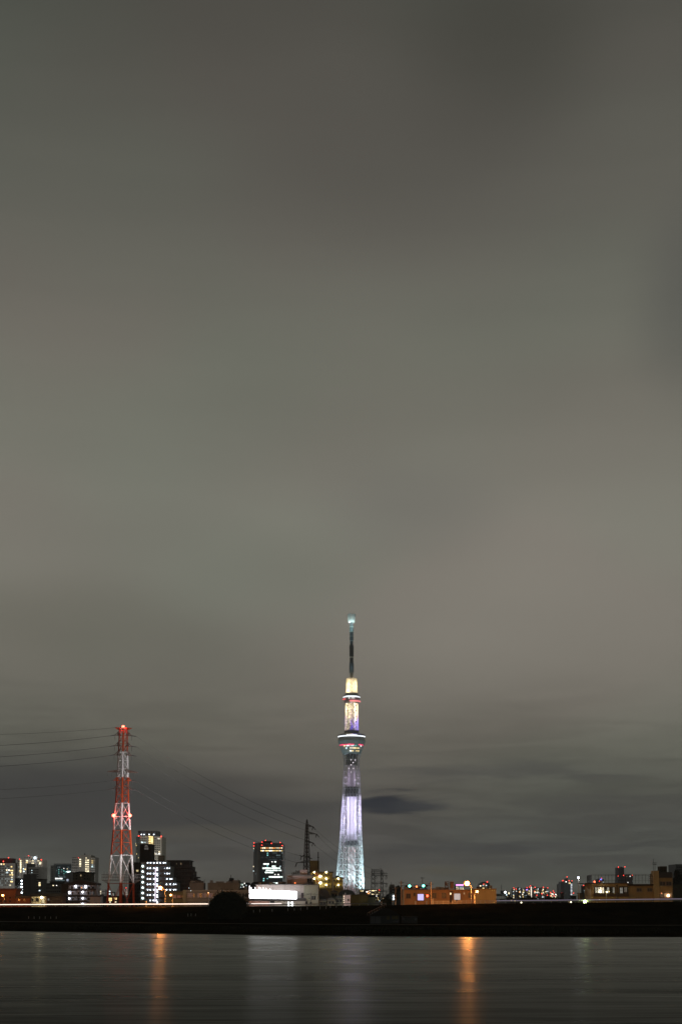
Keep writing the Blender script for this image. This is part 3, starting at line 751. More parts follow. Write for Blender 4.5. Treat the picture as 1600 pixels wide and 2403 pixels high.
# overhead wires
WIRE = wall((0.045, 0.045, 0.045), .6, .1, 1, name='conductor')
def wire(p, q_, sag, label, r=.075, n=18):
    p, q_ = Vector(p), Vector(q_); b = MB(); pts = []
    for i in range(n + 1):
        t = i / n; w = p.lerp(q_, t); w.z -= sag * 4 * t * (1 - t); pts.append(w)
    for a, c in zip(pts, pts[1:]): b.tube(a, c, r, n=3)
    return tag(b.build('power_line', WIRE), label, 'power line', 'overhead power lines')
for k, (vl, nm) in {0: (1711.5, 'earth wire thinnest and topmost'), 1: (1741.5, 'highest thick power line'), 2: (1768.5, 'second power line'), 3: (1791.5, 'third power line'), 5: (1838, 'fourth, fainter power line'), 6: (1858, 'lowest, faintest power line')}.items():
    t = tips[(k, -1)] + Vector((-2.1 if k else 0, 0, -.35 if k else 0))
    e = P(-420, {0: 1716, 1: 1753, 2: 1783, 3: 1806, 5: 1853, 6: 1876}[k], YP - 110)
    wire(t, e, 2.2, nm + ' leaving the banded pylon towards the left edge', .05 if k in (0, 5, 6) else .075)
for k, g, nm in ((1, 0, 'upper power line from the banded pylon to the top arm of the grey pylon'), (2, 1, 'power line from the banded pylon to the long middle arm of the grey pylon'),
                 (3, 2, 'power line from the banded pylon to the third right arm of the grey pylon'), (5, 3, 'power line from the banded pylon to the short left arm of the grey pylon'),
                 (6, 4, 'lowest power line from the banded pylon to the long left arm of the grey pylon')):
    wire(tips[(k, 1)] + Vector((2.1, -.3, -.35)), gtips[g], 3.0, nm, .06)
for g, e, nm in ((0, 2055, 'power line from the top arm of the grey pylon to the portal pylon'), (1, 2056, 'power line from the long arm of the grey pylon to the portal pylon'), (2, 2074, 'power line from the third arm of the grey pylon to the portal pylon')):
    wire(gtips[g] + Vector((1, 0, -1.4)), P((909, 880, 905)[g], e, YQ), 2.5, nm, .05)
#@@PART3
# ------------------------------------------------------------------ street lamps and other lamps
SOD = (1.0, 0.36, 0.07)
SODM = lit((1.0, 0.26, 0.045), 1.5, False, 0.0, 'sodium_lamp')
POLE = wall((.30, .28, .25), .5, .2, 1, name='lamp_pole')
def street_lamp(label, u, v, ub, vb, Y, r, power, c, m, group='street lamps', glow=.5, rad=.45):
    x = P(ub, vb, Y).x; h = P(u, v, Y); zb = Z(vb, Y)
    t = thing('street_lamp', label, 'street lamp', (x, Y, zb - .6), group)
    zk = h.z - .9 if abs(u - ub) > 3 else h.z - r
    MB().tube((x, Y, zb - .6), (x, Y, zk), .15, .10, 8).build('pole', POLE, t)
    if abs(u - ub) > 3: MB().tube((x, Y, zk), (h.x, Y, h.z + r * .5), .10, .08, 6).build('arm', POLE, t)
    b = MB().lathe((h.x, Y), [(r * .55, h.z - r * .7), (r, h.z - r * .2), (r, h.z + r * .35), (r * .6, h.z + r * .6)], 12)
    hd = b.build('lamp_head', m, t)
    MB().box(h.x - r * .8, h.x + r * .8, Y - r * .8, Y + r * .8, h.z + r * .62, h.z + r * .8).build('hood', DSTEEL, hd)
    if m is SODM:    # amber glow on the head stands in for glare round a bright discharge tube; the lantern throws its light down and away from the river
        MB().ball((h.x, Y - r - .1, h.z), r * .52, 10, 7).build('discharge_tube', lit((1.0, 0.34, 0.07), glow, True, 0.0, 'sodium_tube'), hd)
        light('lamp_light', t, (h.x, Y + .2, h.z - r - .15), power, c, .3, 'SPOT', (h.x - 3, Y + 38, h.z - 24), 168, .35)
    else: light('lamp_light', t, (h.x, Y - r - .25, h.z), power, c, min(rad, r * .45))
    return t
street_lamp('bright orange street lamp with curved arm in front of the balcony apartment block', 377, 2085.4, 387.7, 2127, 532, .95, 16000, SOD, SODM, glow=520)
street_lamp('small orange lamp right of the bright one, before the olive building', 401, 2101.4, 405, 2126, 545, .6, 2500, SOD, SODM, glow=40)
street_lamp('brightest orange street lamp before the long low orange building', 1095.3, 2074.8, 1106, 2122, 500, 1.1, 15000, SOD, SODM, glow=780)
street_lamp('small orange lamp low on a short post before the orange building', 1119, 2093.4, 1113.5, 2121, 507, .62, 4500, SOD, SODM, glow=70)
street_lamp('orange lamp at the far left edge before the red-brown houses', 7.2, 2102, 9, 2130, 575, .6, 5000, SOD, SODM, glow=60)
street_lamp('tall white street lamp on a thin pole left of the cage-roofed building', 1357, 2060.5, 1358.5, 2119, 560, .40, 500, (.85, .88, 1), lit((.85, .88, 1), 8, False, 0))
for (u, v, w, lab) in ((1372, 2116.8, .48, 'bright yellow-green lamp standing on the levee crest'),):
    Y = crest(X(u, 480))[0]; p = P(u, v, Y); zc = crest(p.x)[1]
    t = thing('levee_lamp', lab, 'lamp', (p.x, Y, zc - .1))
    MB().tube((p.x, Y, zc - .1), (p.x, Y, p.z), .12, n=8).build('post', POLE, t)
    MB().ball((p.x, Y - .3, p.z), w, 12, 8).build('lamp_head', lit((.82, 1, .42), 40, False, 0), t)
    light('lamp_light', t, (p.x, Y - .9, p.z), 160, (.7, 1, .3), .2)
street_lamp('thin post with a weak orange lamp left of the dark bush', 489, 2096, 489, 2128, 535, .16, 60, SOD, lit((1, .6, .4), 3, False, 0))
street_lamp('small yellow lamp before the windows of the cage-roofed building', 1423.5, 2094, 1423, 2116, 490, .30, 90, (1, .85, .4), lit((1, .85, .4), 6, False, 0))
# marker lights at the road edge
for i, (u, v, c, lab) in enumerate(((1223, 2119, YELW, 'small warm marker light on the road right of the orange building'), (1339.5, 2118, YELW, 'small warm marker light on the road left of the white street lamp'))):
    Y = crest(X(u, 485))[0] + 3; p = P(u, v, Y); t = thing('marker_light', lab, 'marker light', (p.x, Y, p.z - 1))
    MB().tube((p.x, Y, crest(p.x)[1] - .1), (p.x, Y, p.z), .08).build('post', POLE, t)
    MB().ball(tuple(p), .26, 8, 5).build('lamp_head', lit((1, .9, .6), 3, False, 0), t)

# guardrails on the crest road, some added only to carry strips; the glowing strips stand in for headlight trails
def guardrail(label, u0, u1, off, post_m, rail_m, step=3.0, h=.8, strip=None, rail_h=.3, lift=0.0):
    Y0 = crest(X(u0, 500))[0]; xa, xb = X(u0, crest(X(u0, 520))[0]), X(u1, crest(X(u1, 490))[0])
    t = thing('guardrail', label, 'guardrail', (xa, crest(xa)[0] + off, crest(xa)[1]), 'guardrails on the levee road')
    posts, rail, st = MB(), MB(), MB(); n = max(2, int(abs(xb - xa) / step))
    for i in range(n + 1):
        x = xa + (xb - xa) * i / n; y, z = crest(x); y += off
        posts.box(x - .06, x + .06, y + .03, y + .15, z - .2, z + h)
        if i < n:
            x2 = xa + (xb - xa) * (i + 1) / n; y2, z2 = crest(x2); y2 += off
            for (bb, za, zb_, d, e) in ((rail, h - rail_h, h, 0, .03), (st, h + .05, h + .28, -.05, .05)):
                bb.quad_prism([(x, y + d, z + za), (x2, y2 + d, z2 + za), (x2, y2 + e, z2 + za), (x, y + e, z + za)],
                              [(x, y + d, z + zb_), (x2, y2 + d, z2 + zb_), (x2, y2 + e, z2 + zb_), (x, y + e, z + zb_)])
    o = posts.build('posts', post_m, t); o['kind'] = 'stuff'
    rail.build('rail', rail_m, t)
    if strip: st.build('headlight_trail_strip', strip, t)
    return t
RAILP = wall((.55, .53, .5), .5, .2, 1, name='rail_paint')
guardrail('white guardrail put in to carry an added glowing strip for headlight trails, left half of the levee road', -60, 490, -.4, RAILP, RAILP, strip=lit((1.0, .78, .62), 2.6, False, 0, 'headlight_trail_glow'))
guardrail('short guardrail put in to carry an added glowing strip for headlight trails right of the dark bush', 572, 661, -.4, RAILP, RAILP, strip=lit((1.0, .85, .78), 1.7, False, 0, 'headlight_trail_glow'))
guardrail('long low guardrail put in to carry an added faint violet strip for headlight trails on the right side of the levee road', 1165, 1640, -.4, RAILP, RAILP, strip=lit((.62, .5, .72), .26, False, 0, 'headlight_trail_glow'))
guardrail('plain grey guardrail below the white factory and green houses', 662, 905, -.4, RAILP, wall((.2, .2, .2), .6))
# panel fence before the orange building
for (ua, ub, lab) in ((1016, 1057, 'left length of orange-lit panel fence before the long orange building'), (1063.5, 1164, 'long right length of orange-lit fence before the orange building')):
    xa, xb = X(ua, 495), X(ub, 492); t = thing('panel_fence', lab, 'fence', (xa, crest(xa)[0] + 5, crest(xa)[1]), 'orange-lit fences')
    n = int((xb - xa) / 1.6); pn = MB()
    for i in range(n + 1):
        x = xa + (xb - xa) * i / n; y, z = crest(x); y += 5
        MB().box(x - .09, x + .09, y - .05, y + .13, z - .2, z + 1.15).build('post', RAILP, t)
        if i < n:
            x2 = xa + (xb - xa) * (i + 1) / n
            pn.box(x + .091, x2 - .091, y, y + .05, z + 1.0, z + 1.1); pn.box(x + .091, x2 - .091, y, y + .05, z + .15, z + .25)
            for j in range(1, 6): xx = x + (x2 - x) * j / 6; pn.box(xx - .03, xx + .03, y + .01, y + .04, z + .251, z + .999)
    pn.build('rails', RAILP, t)
for i, u in enumerate((343, 1001, 1015.5, 975, 922, 928, 895)):
    Y = crest(X(u, 500))[0] + 6; p = P(u, 2124, Y); zc = crest(p.x)[1]; hh = 1.9 if u in (343, 1015.5) else 1.1
    t = tag(MB().box(p.x - .2, p.x + .2, Y, Y + .3, zc - .1, zc + hh).box(p.x - .27, p.x + .27, Y - .07, Y + .37, zc + hh + .002, zc + hh + .12).build('bollard', RAILP),
            {343: 'orange-lit thick post left of the bright street lamp', 1015.5: 'thick orange-lit post at the foot of the right utility pole'}.get(u, 'short post at the road edge between the green houses and the orange building'), 'post', 'roadside posts')
# thin white stakes on the levee face
for (u, v) in [(595, 2140), (609.5, 2139), (638.5, 2138), (675.5, 2136.5), (690.5, 2136.5), (705.5, 2135), (721, 2133), (751, 2131.5), (765, 2131.5), (775, 2130), (789, 2129), (804.5, 2128), (820, 2128)] + [(67 + 13 * i, 2155 + .1 * i) for i in range(6)] + [(441, 2148.5), (448.5, 2148.5), (459, 2148.5)]:
    lo = None
    for Yt in [418 + 1.5 * i for i in range(100)]:
        p = P(u, v + 3, Yt)
        if p.z <= levee_z(p.x, Yt): lo = p; break
    if lo is None: continue
    b = MB().tube((lo.x, lo.y, lo.z - .3), (lo.x, lo.y, lo.z + .85), .07, n=6).tube((lo.x, lo.y, lo.z + .851), (lo.x, lo.y, lo.z + .95), .09, n=6)
    tag(b.build('marker_stake', wall((.6, .6, .58), .6)), 'thin white marker stake in a row on the dark levee face', 'stake', 'marker stakes on the levee')
# railing of the stair climbing the levee
t = None
pts = []
for i in range(9):
    u = 862 + 44 * i / 8; v = 2147 - 22 * i / 8
    for Yt in [420 + 1.0 * k for k in range(120)]:
        p = P(u, v + 4, Yt)
        if p.z <= levee_z(p.x, Yt): pts.append(p); break
if len(pts) > 3:
    t = thing('stair_railing', 'sloping handrail with posts climbing the levee behind the dark shed', 'railing', tuple(pts[0]))
    RL = wall((.12, .10, .09), .5)
    for p in pts: MB().tube((p.x, p.y, p.z - .2), (p.x, p.y, p.z + 1.0), .08, n=6).build('post', RL, t)
    b = MB()
    for a, c in zip(pts, pts[1:]): b.tube((a.x, a.y, a.z + 1.05), (c.x, c.y, c.z + 1.05), .06, n=5)
    b.build('rail', RL, t)
# mooring stake in the water
Y = P(0, 0, 1).y; p = Vector((X(367, 395), 395 - .0, 0)); vv = 2203
Yb = CAMZ * 3350 / (vv - 2115); p = Vector((X(366, Yb), Yb, 0))
b = MB().tube((p.x, Yb, -1), (p.x + .35, Yb, 1.35), .10, .07, 6)
tag(b.lathe((p.x + .05, Yb), [(.35, -.1), (.7, .02), (.7, .12), (.3, .2)], 12).build('mooring_stake', BLACK), 'dark leaning stake with a small float at its foot in the water', 'stake')

def uplight(b, u, Y, z, power, c=(1, .93, .82)):  # added lamps, out of view, that brighten facades from below
    x = X(u, Y); MB().box(x - .3, x + .3, Y + .5, Y + 1.1, G0 - .4, z).build('added_uplight_post', DSTEEL, b.root)
    light('added_uplight', b.root, (x, Y, z), power, c, .5)
# ------------------------------------------------------------------ left-hand towers
CONC = wall((.36, .36, .36), .8, name='concrete'); DCONC = wall((.14, .14, .14), .8, name='dark_concrete'); LCONC = wall((.55, .55, .56), .8, name='pale_render')
OLIVE = wall((.20, .19, .10), .85, name='olive_render'); ROOFD = wall((.03, .03, .033), .8, name='dark_roof'); BROWN = wall((.22, .085, .04), .85, name='red_brown_wall')
BLUEG = wall((.09, .135, .18), .3, .3, .3, name='blue_glass_wall')
def floors(b, u0, u1, v0, v1, n, m=LCONC, h=.35, out=1.2, name='balcony'):
    for i in range(n):
        v = v0 + (v1 - v0) * i / max(1, n - 1); b.slab(u0, u1, v - h * (v1 - v0) / n, v + h * (v1 - v0) / n * .2, m, name, 0, out)
b = Bld('apartment_tower', 'high-rise cut by the left edge with a red-lamped dark roof', 10, 1300, 'apartment tower')
b.mass(-25, 33, 2026.5, CONC, 0, 22); b.mass(-25, 27, 2015, wall((.10, .015, .02), .7), 2, 14, 2026.2, 'roof_block')
b.obst(20, 2014, 1.7); b.obst(8, 2022.5, 2.0)
for (u, v, c) in ((3, 2029, YELW), (9, 2029, YEL), (27, 2035, YEL), (16, 2043, YELW), (21, 2043, WHT), (25, 2044, YEL), (29, 2044, YEL), (17, 2048.5, COOL), (28, 2049.5, YELW), (24, 2054, YEL), (29, 2054, YEL), (28, 2060, YELW), (28, 2065, COOL), (28, 2070, YEL), (26, 2070, YEL), (24, 2078.5, YELW)):
    b.win(u, v, 3.4, 2.8, c)
b.wins((1, 5, 9, 13, 17, 21), [2034 + 4.9 * i for i in range(10)], 2.2, 2.2, DIMC, .30, GLASS)
b = Bld('apartment_tower', 'pale stepped high-rise pair with three red lamps and one white roof light', 66, 1300, 'apartment tower')
b.mass(38, 56.5, 2017.5, CONC, 1, 20); b.mass(56.8, 86, 2010, LCONC, 0, 24); b.mass(86.3, 98.3, 2018.8, CONC, 2, 20)
b.obst(46, 2017, 1.5); b.obst(67, 2009, 1.3); b.obst(97, 2018.3, 2); b.ball(82, 2014.3, 2.2, lit((.8, .95, 1), 8, False, 0), 'roof_light')
b.wins((48.5,), (2021, 2026, 2030, 2034, 2038, 2043, 2047), 2.8, 3.2, YELW); b.win(48, 2045, 4.5, 3, YEL)
for (u, v, w, c) in ((63.5, 2021, 4.5, YELW), (63, 2025, 4.5, YEL), (71, 2022, 5, DIMY), (77, 2021, 4, YELW), (77, 2027, 5.5, YELW), (76, 2029, 4, YEL), (55, 2040, 2, COOL), (59, 2041, 3, YEL), (56, 2046, 3, COOL)): b.win(u, v, w, 2.6, c)
for (u, v, w) in ((90, 2021, 4), (94.5, 2025, 5), (94, 2028, 4), (94.5, 2039.5, 3), (94.5, 2045.5, 4), (94.8, 2051.5, 5.5), (94.2, 2057.5, 4.5)): b.win(u, v, w, 2.5, YELW)
b.wins((41, 44, 52), [2022 + 4.6 * i for i in range(12)], 1.8, 2.2, DIMC, .3, GLASS); b.wins((88, 91, 95), [2030 + 6 * i for i in range(7)], 2, 2.4, DIMC, .3, GLASS)
b.wins((59, 64, 69, 74, 79, 83), [2014, 2018, 2033], 2, 2.0, DIMY, .3, GLASS)
uplight(b, 55, 1270, 10, 12000); uplight(b, 85, 1272, 10, 12000)
b = Bld('apartment_block', 'pale balcony slab with a dark penthouse standing before the stepped high-rise', 80, 1000, 'apartment block')
b.mass(65, 97.5, 2035.5, LCONC, 0, 18); b.mass(61, 74, 2027.5, DCONC, 4, 10, None, 'stair_tower')
floors(b, 68, 92, 2040, 2062, 5, LCONC); b.wins([67 + 4.4 * i for i in range(6)], [2042 + 5.5 * i for i in range(5)], 2.8, 2.2, GLASS)
b.wins((74.8,), (2044, 2049, 2053.5, 2059), 1.8, 2.6, COOL)
b = Bld('apartment_block', 'grey block whose outside stair shows five white lamps in a column', 50, 700, 'apartment block')
b.mass(36, 56, 2062, wall((.30, .30, .30), .8), 0, 12, roof=ROOFD, rh=3.5); b.mass(53.5, 71, 2052, wall((.10, .10, .10), .8), -2, 14, None, 'stair_tower')
for v in (2068, 2075, 2082.6, 2089, 2096): b.ball(50.7, v, 1.7, WLAMP, 'stair_lamp', -.7); b.slab(46, 53, v + 1.5, v + 3.2, CONC, 'stair_landing', 0, .9)
b = Bld('apartment_block', 'dark banded block with pale balconies, white and yellow windows, right of the stair block', 84, 720, 'apartment block')
b.mass(71.2, 97.5, 2063.5, DCONC, 0, 12, roof=ROOFD); floors(b, 72, 90, 2068, 2093, 5, CONC)
b.win(76.5, 2080.7, 3.6, 3, lit((.75, .92, 1), 3)); b.wins((93,), (2073, 2078.5), 4, 3, YELW); b.win(93, 2077, 4, 3, YEL); b.win(93, 2091, 3, 2, COOL)
b.wins((74, 80, 86), (2071, 2087), 3, 3, GLASS)
b = Bld('office_block', 'long low dark office block between the balcony blocks and the white-lamped house', 120, 760, 'office block')
b.mass(96, 146, 2073.5, DCONC, 0, 15, roof=ROOFD); b.mass(117, 150, 2069.5, DCONC, 4, 8, None, 'roof_block', ROOFD)
b.win(125, 2079, 3, 1.8, YELW); b.win(133, 2079, 1.8, 1.8, WHT); b.wins([100 + 5 * i for i in range(9)], (2085, 2093), 3, 2.6, GLASS)
b = Bld('glass_office', 'wide blue glass office with green-white windows under a finned roof', 142, 1500, 'office building')
pl = b.poly([(117.5, 12), (129, 0), (166, 4), (166, 40), (117.5, 40)], 2031.5, wall((.24, .26, .28), .6), None, 'wall')
b.mass(129.3, 165.7, 2030, BLUEG, -1.4, 2.2, None, 'glass_front')
for i in range(14): b.slab(126 + 3 * i, 127.2 + 3 * i, 2027.5, 2033, wall((.12, .15, .2), .5), 'fin', 4, 2.0)
b.plane(-1.6)
for (u, v, c) in ((138, 2042, TEAL), (138, 2047, TEAL), (138, 2051, TEAL), (145, 2042, TEAL), (150, 2039, WHT), (150, 2045, TEAL), (150, 2051, TEAL), (158, 2040, YELW), (145, 2047, DIMC), (133, 2044, DIMC), (154, 2047, TEAL), (138, 2056, DIMC), (150, 2055, DIMC)): b.win(u, v, 2, 1.8, c)
for u in (131, 134.5, 138, 141.5, 145): b.win(u, 2062.8, 2.8, 2.8, WHT)
b.win(161, 2046.8, 8.5, 2.6, lit((.8, 1, .95), 2.6)); b.wins([132 + 4 * i for i in range(8)], (2036, 2067, 2059), 2.6, 1.4, DIMC, .5, GLASS)
b.plane(6); b.wins((120, 123, 126), [2037 + 5 * i for i in range(7)], 1.6, 2, GLASS)
b = Bld('apartment_tower', 'grey high-rise with a blank centre panel and three columns of yellow windows', 195, 1150, 'apartment tower')
b.mass(168, 187, 2012.5, CONC, 2, 18); b.mass(187.2, 211.5, 2007.5, wall((.34, .33, .30), .85), 0, 20); b.mass(211.8, 221.5, 2012.5, CONC, 2, 18)
MB().tube(P(199, 2008, 1155), P(199, 2003.5, 1155), .5).build('mast', STEEL, b.root)
b.plane(2); floors(b, 168.5, 184, 2016, 2046, 9, LCONC, .32); floors(b, 213, 222.5, 2016, 2072, 14, LCONC, .32)
b.plane(1.9); b.wins((171, 175, 179, 183), [2018 + 3.75 * i for i in range(8)], 2.4, 1.6, GLASS)
b.plane(0); b.obst(184, 2014.5, 1.3)
b.wins((188.3,), (2018, 2023.5, 2028.5, 2033.5), 3.8, 2.8, YELW); b.wins((202, 206.8), [2019.7 + 5.15 * i for i in range(6)], 3.4, 2.6, YELW); b.wins((202.3,), (2014.5,), 3.4, 2.8, YELW)
b.plane(.6); b.wins((216.5,), (2020.5, 2025.5), 3.6, 2.8, YEL); b.win(216.5, 2035, 3.8, 3.2, lit((.7, .95, 1), 2.4)); b.win(215, 2066, 3.6, 3.2, WHT); b.win(215, 2070.5, 3, 2, COOL); b.win(217, 2031, 2, 2, COOL)
uplight(b, 175, 1118, 10, 9000); uplight(b, 205, 1116, 10, 12000)
b = Bld('apartment_block', 'dark olive block with one dim window before the grey high-rise', 190, 760, 'apartment block')
b.mass(163, 212, 2048, wall((.09, .085, .065), .9), 0, 12, roof=ROOFD); b.mass(176, 198, 2046, ROOFD, 3, 5, None, 'roof_block')
b.win(189.8, 2055.5, 2.6, 3.6, DIMY); b.wins((172, 180, 199, 206), (2056, 2063), 3, 3, GLASS)
b = Bld('stair_annex', 'narrow pale slanted annex left of the dark olive block', 158, 745, 'annex')
pl = [(X(151, 745), G0 - .5), (X(163.5, 745), G0 - .5), (X(163.5, 745), Z(2047, 745)), (X(158, 745), Z(2050, 745)), (X(151, 745), Z(2066, 745))]
MB().xprism(pl, 745, 753).build('wall', wall((.22, .22, .24), .8), b.root); b.win(158.5, 2066.5, 4.5, 5, lit((.7, .8, 1), .6))

# the gabled white-lit apartment
YA = 620
b = Bld('gabled_apartment', 'dark gabled three storey apartment lit by round white gallery lamps', 190, YA, 'apartment block')
WLT = wall((.40, .40, .42), .7); zr = lambda v: Z(v, YA)
b.mass(160, 226, 2075.5, WLT, 0, 10)
rp_ = [(X(158, YA), zr(2078)), (X(158, YA), zr(2073.5)), (X(191, YA), zr(2066.5)), (X(227.5, YA), zr(2073.5)), (X(227.5, YA), zr(2078))]
MB().xprism(rp_, YA - 2.2, YA + 11).build('roof', ROOFD, b.root)
b.mass(144, 160, 2075, wall((.03, .03, .03), .9), -1, 9, None, 'side_wing')
for v0, v1, u0, u1 in ((2087.5, 2091.5, 160, 206), (2101, 2106, 160, 206), (2114, 2119, 160, 206), (2086.5, 2090, 207, 226), (2102.5, 2106, 207, 240)):
    b.slab(u0, u1, v0, v1, wall((.07, .07, .075), .8), 'balcony', 0, 2.0)
for u in (160.5, 171, 182, 206, 214, 226): b.slab(u - .5, u + .5, 2078, 2120, wall((.16, .16, .17), .8), 'column', -1.2, .5)
for (u, v, r) in ((178, 2080.7, 2.3), (201, 2081.6, 2.5), (162.3, 2096, 2.6), (194, 2094.5, 2.0), (162.3, 2109.3, 2.0), (194, 2109, 1.8), (223.5, 2111.5, 2.8), (194, 2122, 1.5), (224, 2123, 1.7), (207, 2088, 1.2), (209.5, 2104, 1.3)):
    b.ball(u, v, r, lit((.88, .9, 1), 9, True, 0), 'gallery_lamp', -1.0)
b.mass(211, 236, 2106, WLT, -3, 6, None, 'annex_wall')
b.wins((170, 185.5, 209, 218), (2084, 2097, 2110.5), 4, 5.5, GLASS); b.wins((177.5, 200.5), (2084,), 5, 4.5, lit((.8, .85, 1), .5))
b.win(191.5, 2084, 1.6, 2.2, ORG); b.wins((212, 217.5), (2097,), 4.4, 6, lit((.5, .5, .55), .12))
for (u, v) in ((197, 2094), (168, 2110), (199, 2112)): b.win(u, v, 1.2, 2.2, GLASS)
# left red-brown houses and the kiosk
b = Bld('house', 'red-brown lamp-lit house at the left edge', 15, 600, 'house')
b.mass(-30, 37, 2086, BROWN, 0, 10, roof=wall((.12, .04, .025), .8), rh=.8); b.wins((2, 12, 24), (2108, 2116), 3.5, 4, GLASS)
for u in (0, 9, 19, 31): b.slab(u, u + 1.2, 2104, 2126, wall((.3, .15, .08), .8), 'post', -.1, .4)
b = Bld('house', 'low dark-roofed house right of the edge house', 55, 590, 'house')
b.mass(37.5, 72, 2103.5, wall((.12, .05, .03), .85), 0, 8, roof=ROOFD, rh=1.0); b.wins((45, 58), (2113,), 4, 4, GLASS)
b = Bld('shop', 'small pale yellow lit shop front under a dark flat roof', 90, 570, 'shop')
b.mass(74, 106.5, 2104.5, wall((.55, .50, .36), .7), 0, 6); b.mass(70, 148, 2098, ROOFD, 3, 10, 2104, 'roof'); b.mass(106.6, 146, 2104.6, wall((.06, .04, .03), .8), 3.5, 8, None, 'wing')
b.framed(87.5, 2112, 6, 6, GLASS, DSTEEL); b.framed(101, 2115, 5, 11, lit((1, .85, .5), .5), DSTEEL); b.framed(76.5, 2112, 2, 5, GLASS, DSTEEL, 1)
b.slab(74.5, 107, 2104, 2105, ROOFD, 'canopy', 0, 1.6)
p = P(98.3, 2107, 567.6); MB().ball(tuple(p), .42, 10, 6).build('wall_lamp', lit((1, .85, .5), 35, False, 0), b.root)
light('shop_light', b.root, (p.x - .5, 565.5, p.z + .2), 380, (1, .78, .42), .25); b.plane(3.4); b.win(114, 2112, 3.4, 4.5, lit((.6, .7, .7), .3))
b = Bld('apartment_block', 'small grey block with two yellow windows left of the banded pylon', 240, 1400, 'apartment block')
b.mass(230, 246, 2088, CONC, 0, 15); b.mass(246.2, 251, 2090, DCONC, 2, 10); b.mass(229, 234, 2086.5, DCONC, 4, 8, None, 'stair_tower'); b.wins((235.3,), (2093.5, 2100), 4, 3.8, YELW); b.wins((241, 244.5), (2093, 2100), 2, 3, GLASS)
b = Bld('house', 'low house with three warm lit windows seen between the pylon legs', 265, 640, 'house')
b.mass(247, 284, 2103.5, wall((.09, .07, .05), .9), 0, 9, roof=ROOFD, rh=.8); b.framed(258.7, 2111.5, 8, 7, YEL, DSTEEL, 3, 2); b.framed(271, 2109.3, 6.5, 6, YEL, DSTEEL, 2, 2); b.win(258.5, 2118, 2, 3, YELW); b.win(271, 2118, 4, 3, YELW)
b = Bld('apartment_block', 'white end wall of a small block seen left between the pylon legs', 262, 1000, 'apartment block')
b.mass(255, 267, 2094, DCONC, 2, 8); b.mass(262, 266.5, 2097.5, lit((.6, .58, .48), .35, False, 0), 0, 2, 2106, 'glow_wall'); b.win(257, 2099, 4.5, 1.6, COOL); b.win(257.5, 2093, 3, 2.5, COOL)  # end wall given a glow in place of light falling on it
b = Bld('apartment_tower', 'distant slim tower with one red lamp seen between the pylon legs', 296, 2300, 'apartment tower')
b.mass(291.5, 300, 2086.5, wall((.5, .45, .42), .8), 0, 20); b.obst(296, 2084.5, 1.9); b.wins((293, 295.5, 298), [2089.5 + 3.4 * i for i in range(6)], 1.4, 1.6, lit((.9, .75, .65), .8), .8, GLASS)

# ------------------------------------------------------------------ the tall flat, the dark sign building, the balcony block
b = Bld('apartment_tower', 'tallest pale high-rise with a bright yellow stair column and red corner lamps', 348, 1400, 'apartment tower')
PT = wall((.66, .64, .58), .8)
b.poly([(317.5, 14), (326.5, 0), (326.5, 40), (317.5, 40)], 1963.5, wall((.20, .22, .22), .5), None, 'side_wall')
b.mass(326.8, 347, 1963.5, PT, 0, 36); b.mass(347.1, 359.4, 1963.5, wall((.45, .36, .18), .8), 2.5, 33, None, 'stair_wall'); b.mass(359.6, 377.7, 1963.5, PT, 0, 36)
b.mass(321.5, 367.8, 1950.5, wall((.16, .16, .17), .8), 6, 24, 1963.2, 'roof_screen')
for i in range(12): b.slab(322 + 4.0 * i, 322.7 + 4.0 * i, 1950, 1961, wall((.08, .08, .08), .8), 'screen_post', 6, .4)
b.obst(325.7, 1962.5, 2.3); b.obst(378.6, 1963.8, 2.3)
for u in (332, 338, 361, 350): b.ball(u, 1959, 1.2, lit((.8, .9, 1), 5, False, 0), 'roof_light', 3)
b.plane(2.2)
for i in range(10): b.win(350.4, 1964.5 + 5.45 * i, 6, 3.4, YEL); 
for i in range(20): b.win(356.6, 1964.5 + 2.75 * i, 4.6, 2.4, lit((1, .78, .35), 1.6))
for (u, v) in ((342.5, 1964.5), (346, 1965)): b.win(u, v, 3.2, 2.6, YEL)
b.plane(0)
for j in range(11):
    v = 1969.3 + 5.05 * j
    for u in (362.5, 366, 370, 374): b.win(u, v, 2.6, 1.9, GLASS)
    if j < 3:
        for u in (331, 335, 339, 343): b.win(u, v, 2.6, 1.9, GLASS)
for (u, v, c) in ((335, 1978, COOL), (340.5, 1978, COOL), (333, 1977.5, COOL), (362, 2000.5, WHT), (373.8, 2000, YELW), (366, 2004.7, WHT), (370.5, 2005, WHT), (374, 2004.5, WHT), (371, 1969, WHT), (374, 1969, YELW), (362.5, 2004.7, YELW)): b.win(u, v, 3, 2.6, c)
b.wins((352,), (2005, 2010), 4.4, 3, YEL)
b.setface((X(317.5, 1414), 1414), (X(326.5, 1400), 1400)); b.wins((319.5, 322, 324.5), [1968 + 5 * i for i in range(11)], 1.6, 2, DIMC, .3, GLASS)
for (u, v) in ((318.5, 1981), (320, 1985), (325, 2014), (321, 2005)): b.win(u, v, 2, 2.6, YEL)
uplight(b, 345, 1360, 14, 26000); uplight(b, 372, 1362, 14, 20000)
b = Bld('office_block', 'black windowless block with a faint white emblem near its top', 340, 660, 'office block')
b.mass(326.6, 353.6, 1981.3, wall((.012, .012, .011), .9), 0, 12); b.mass(353.7, 360, 2018, BLACK, 1, 10, None, 'side_wall')
sg = MB(); c = P(343.2, 1987.3, 659.85); r = .62
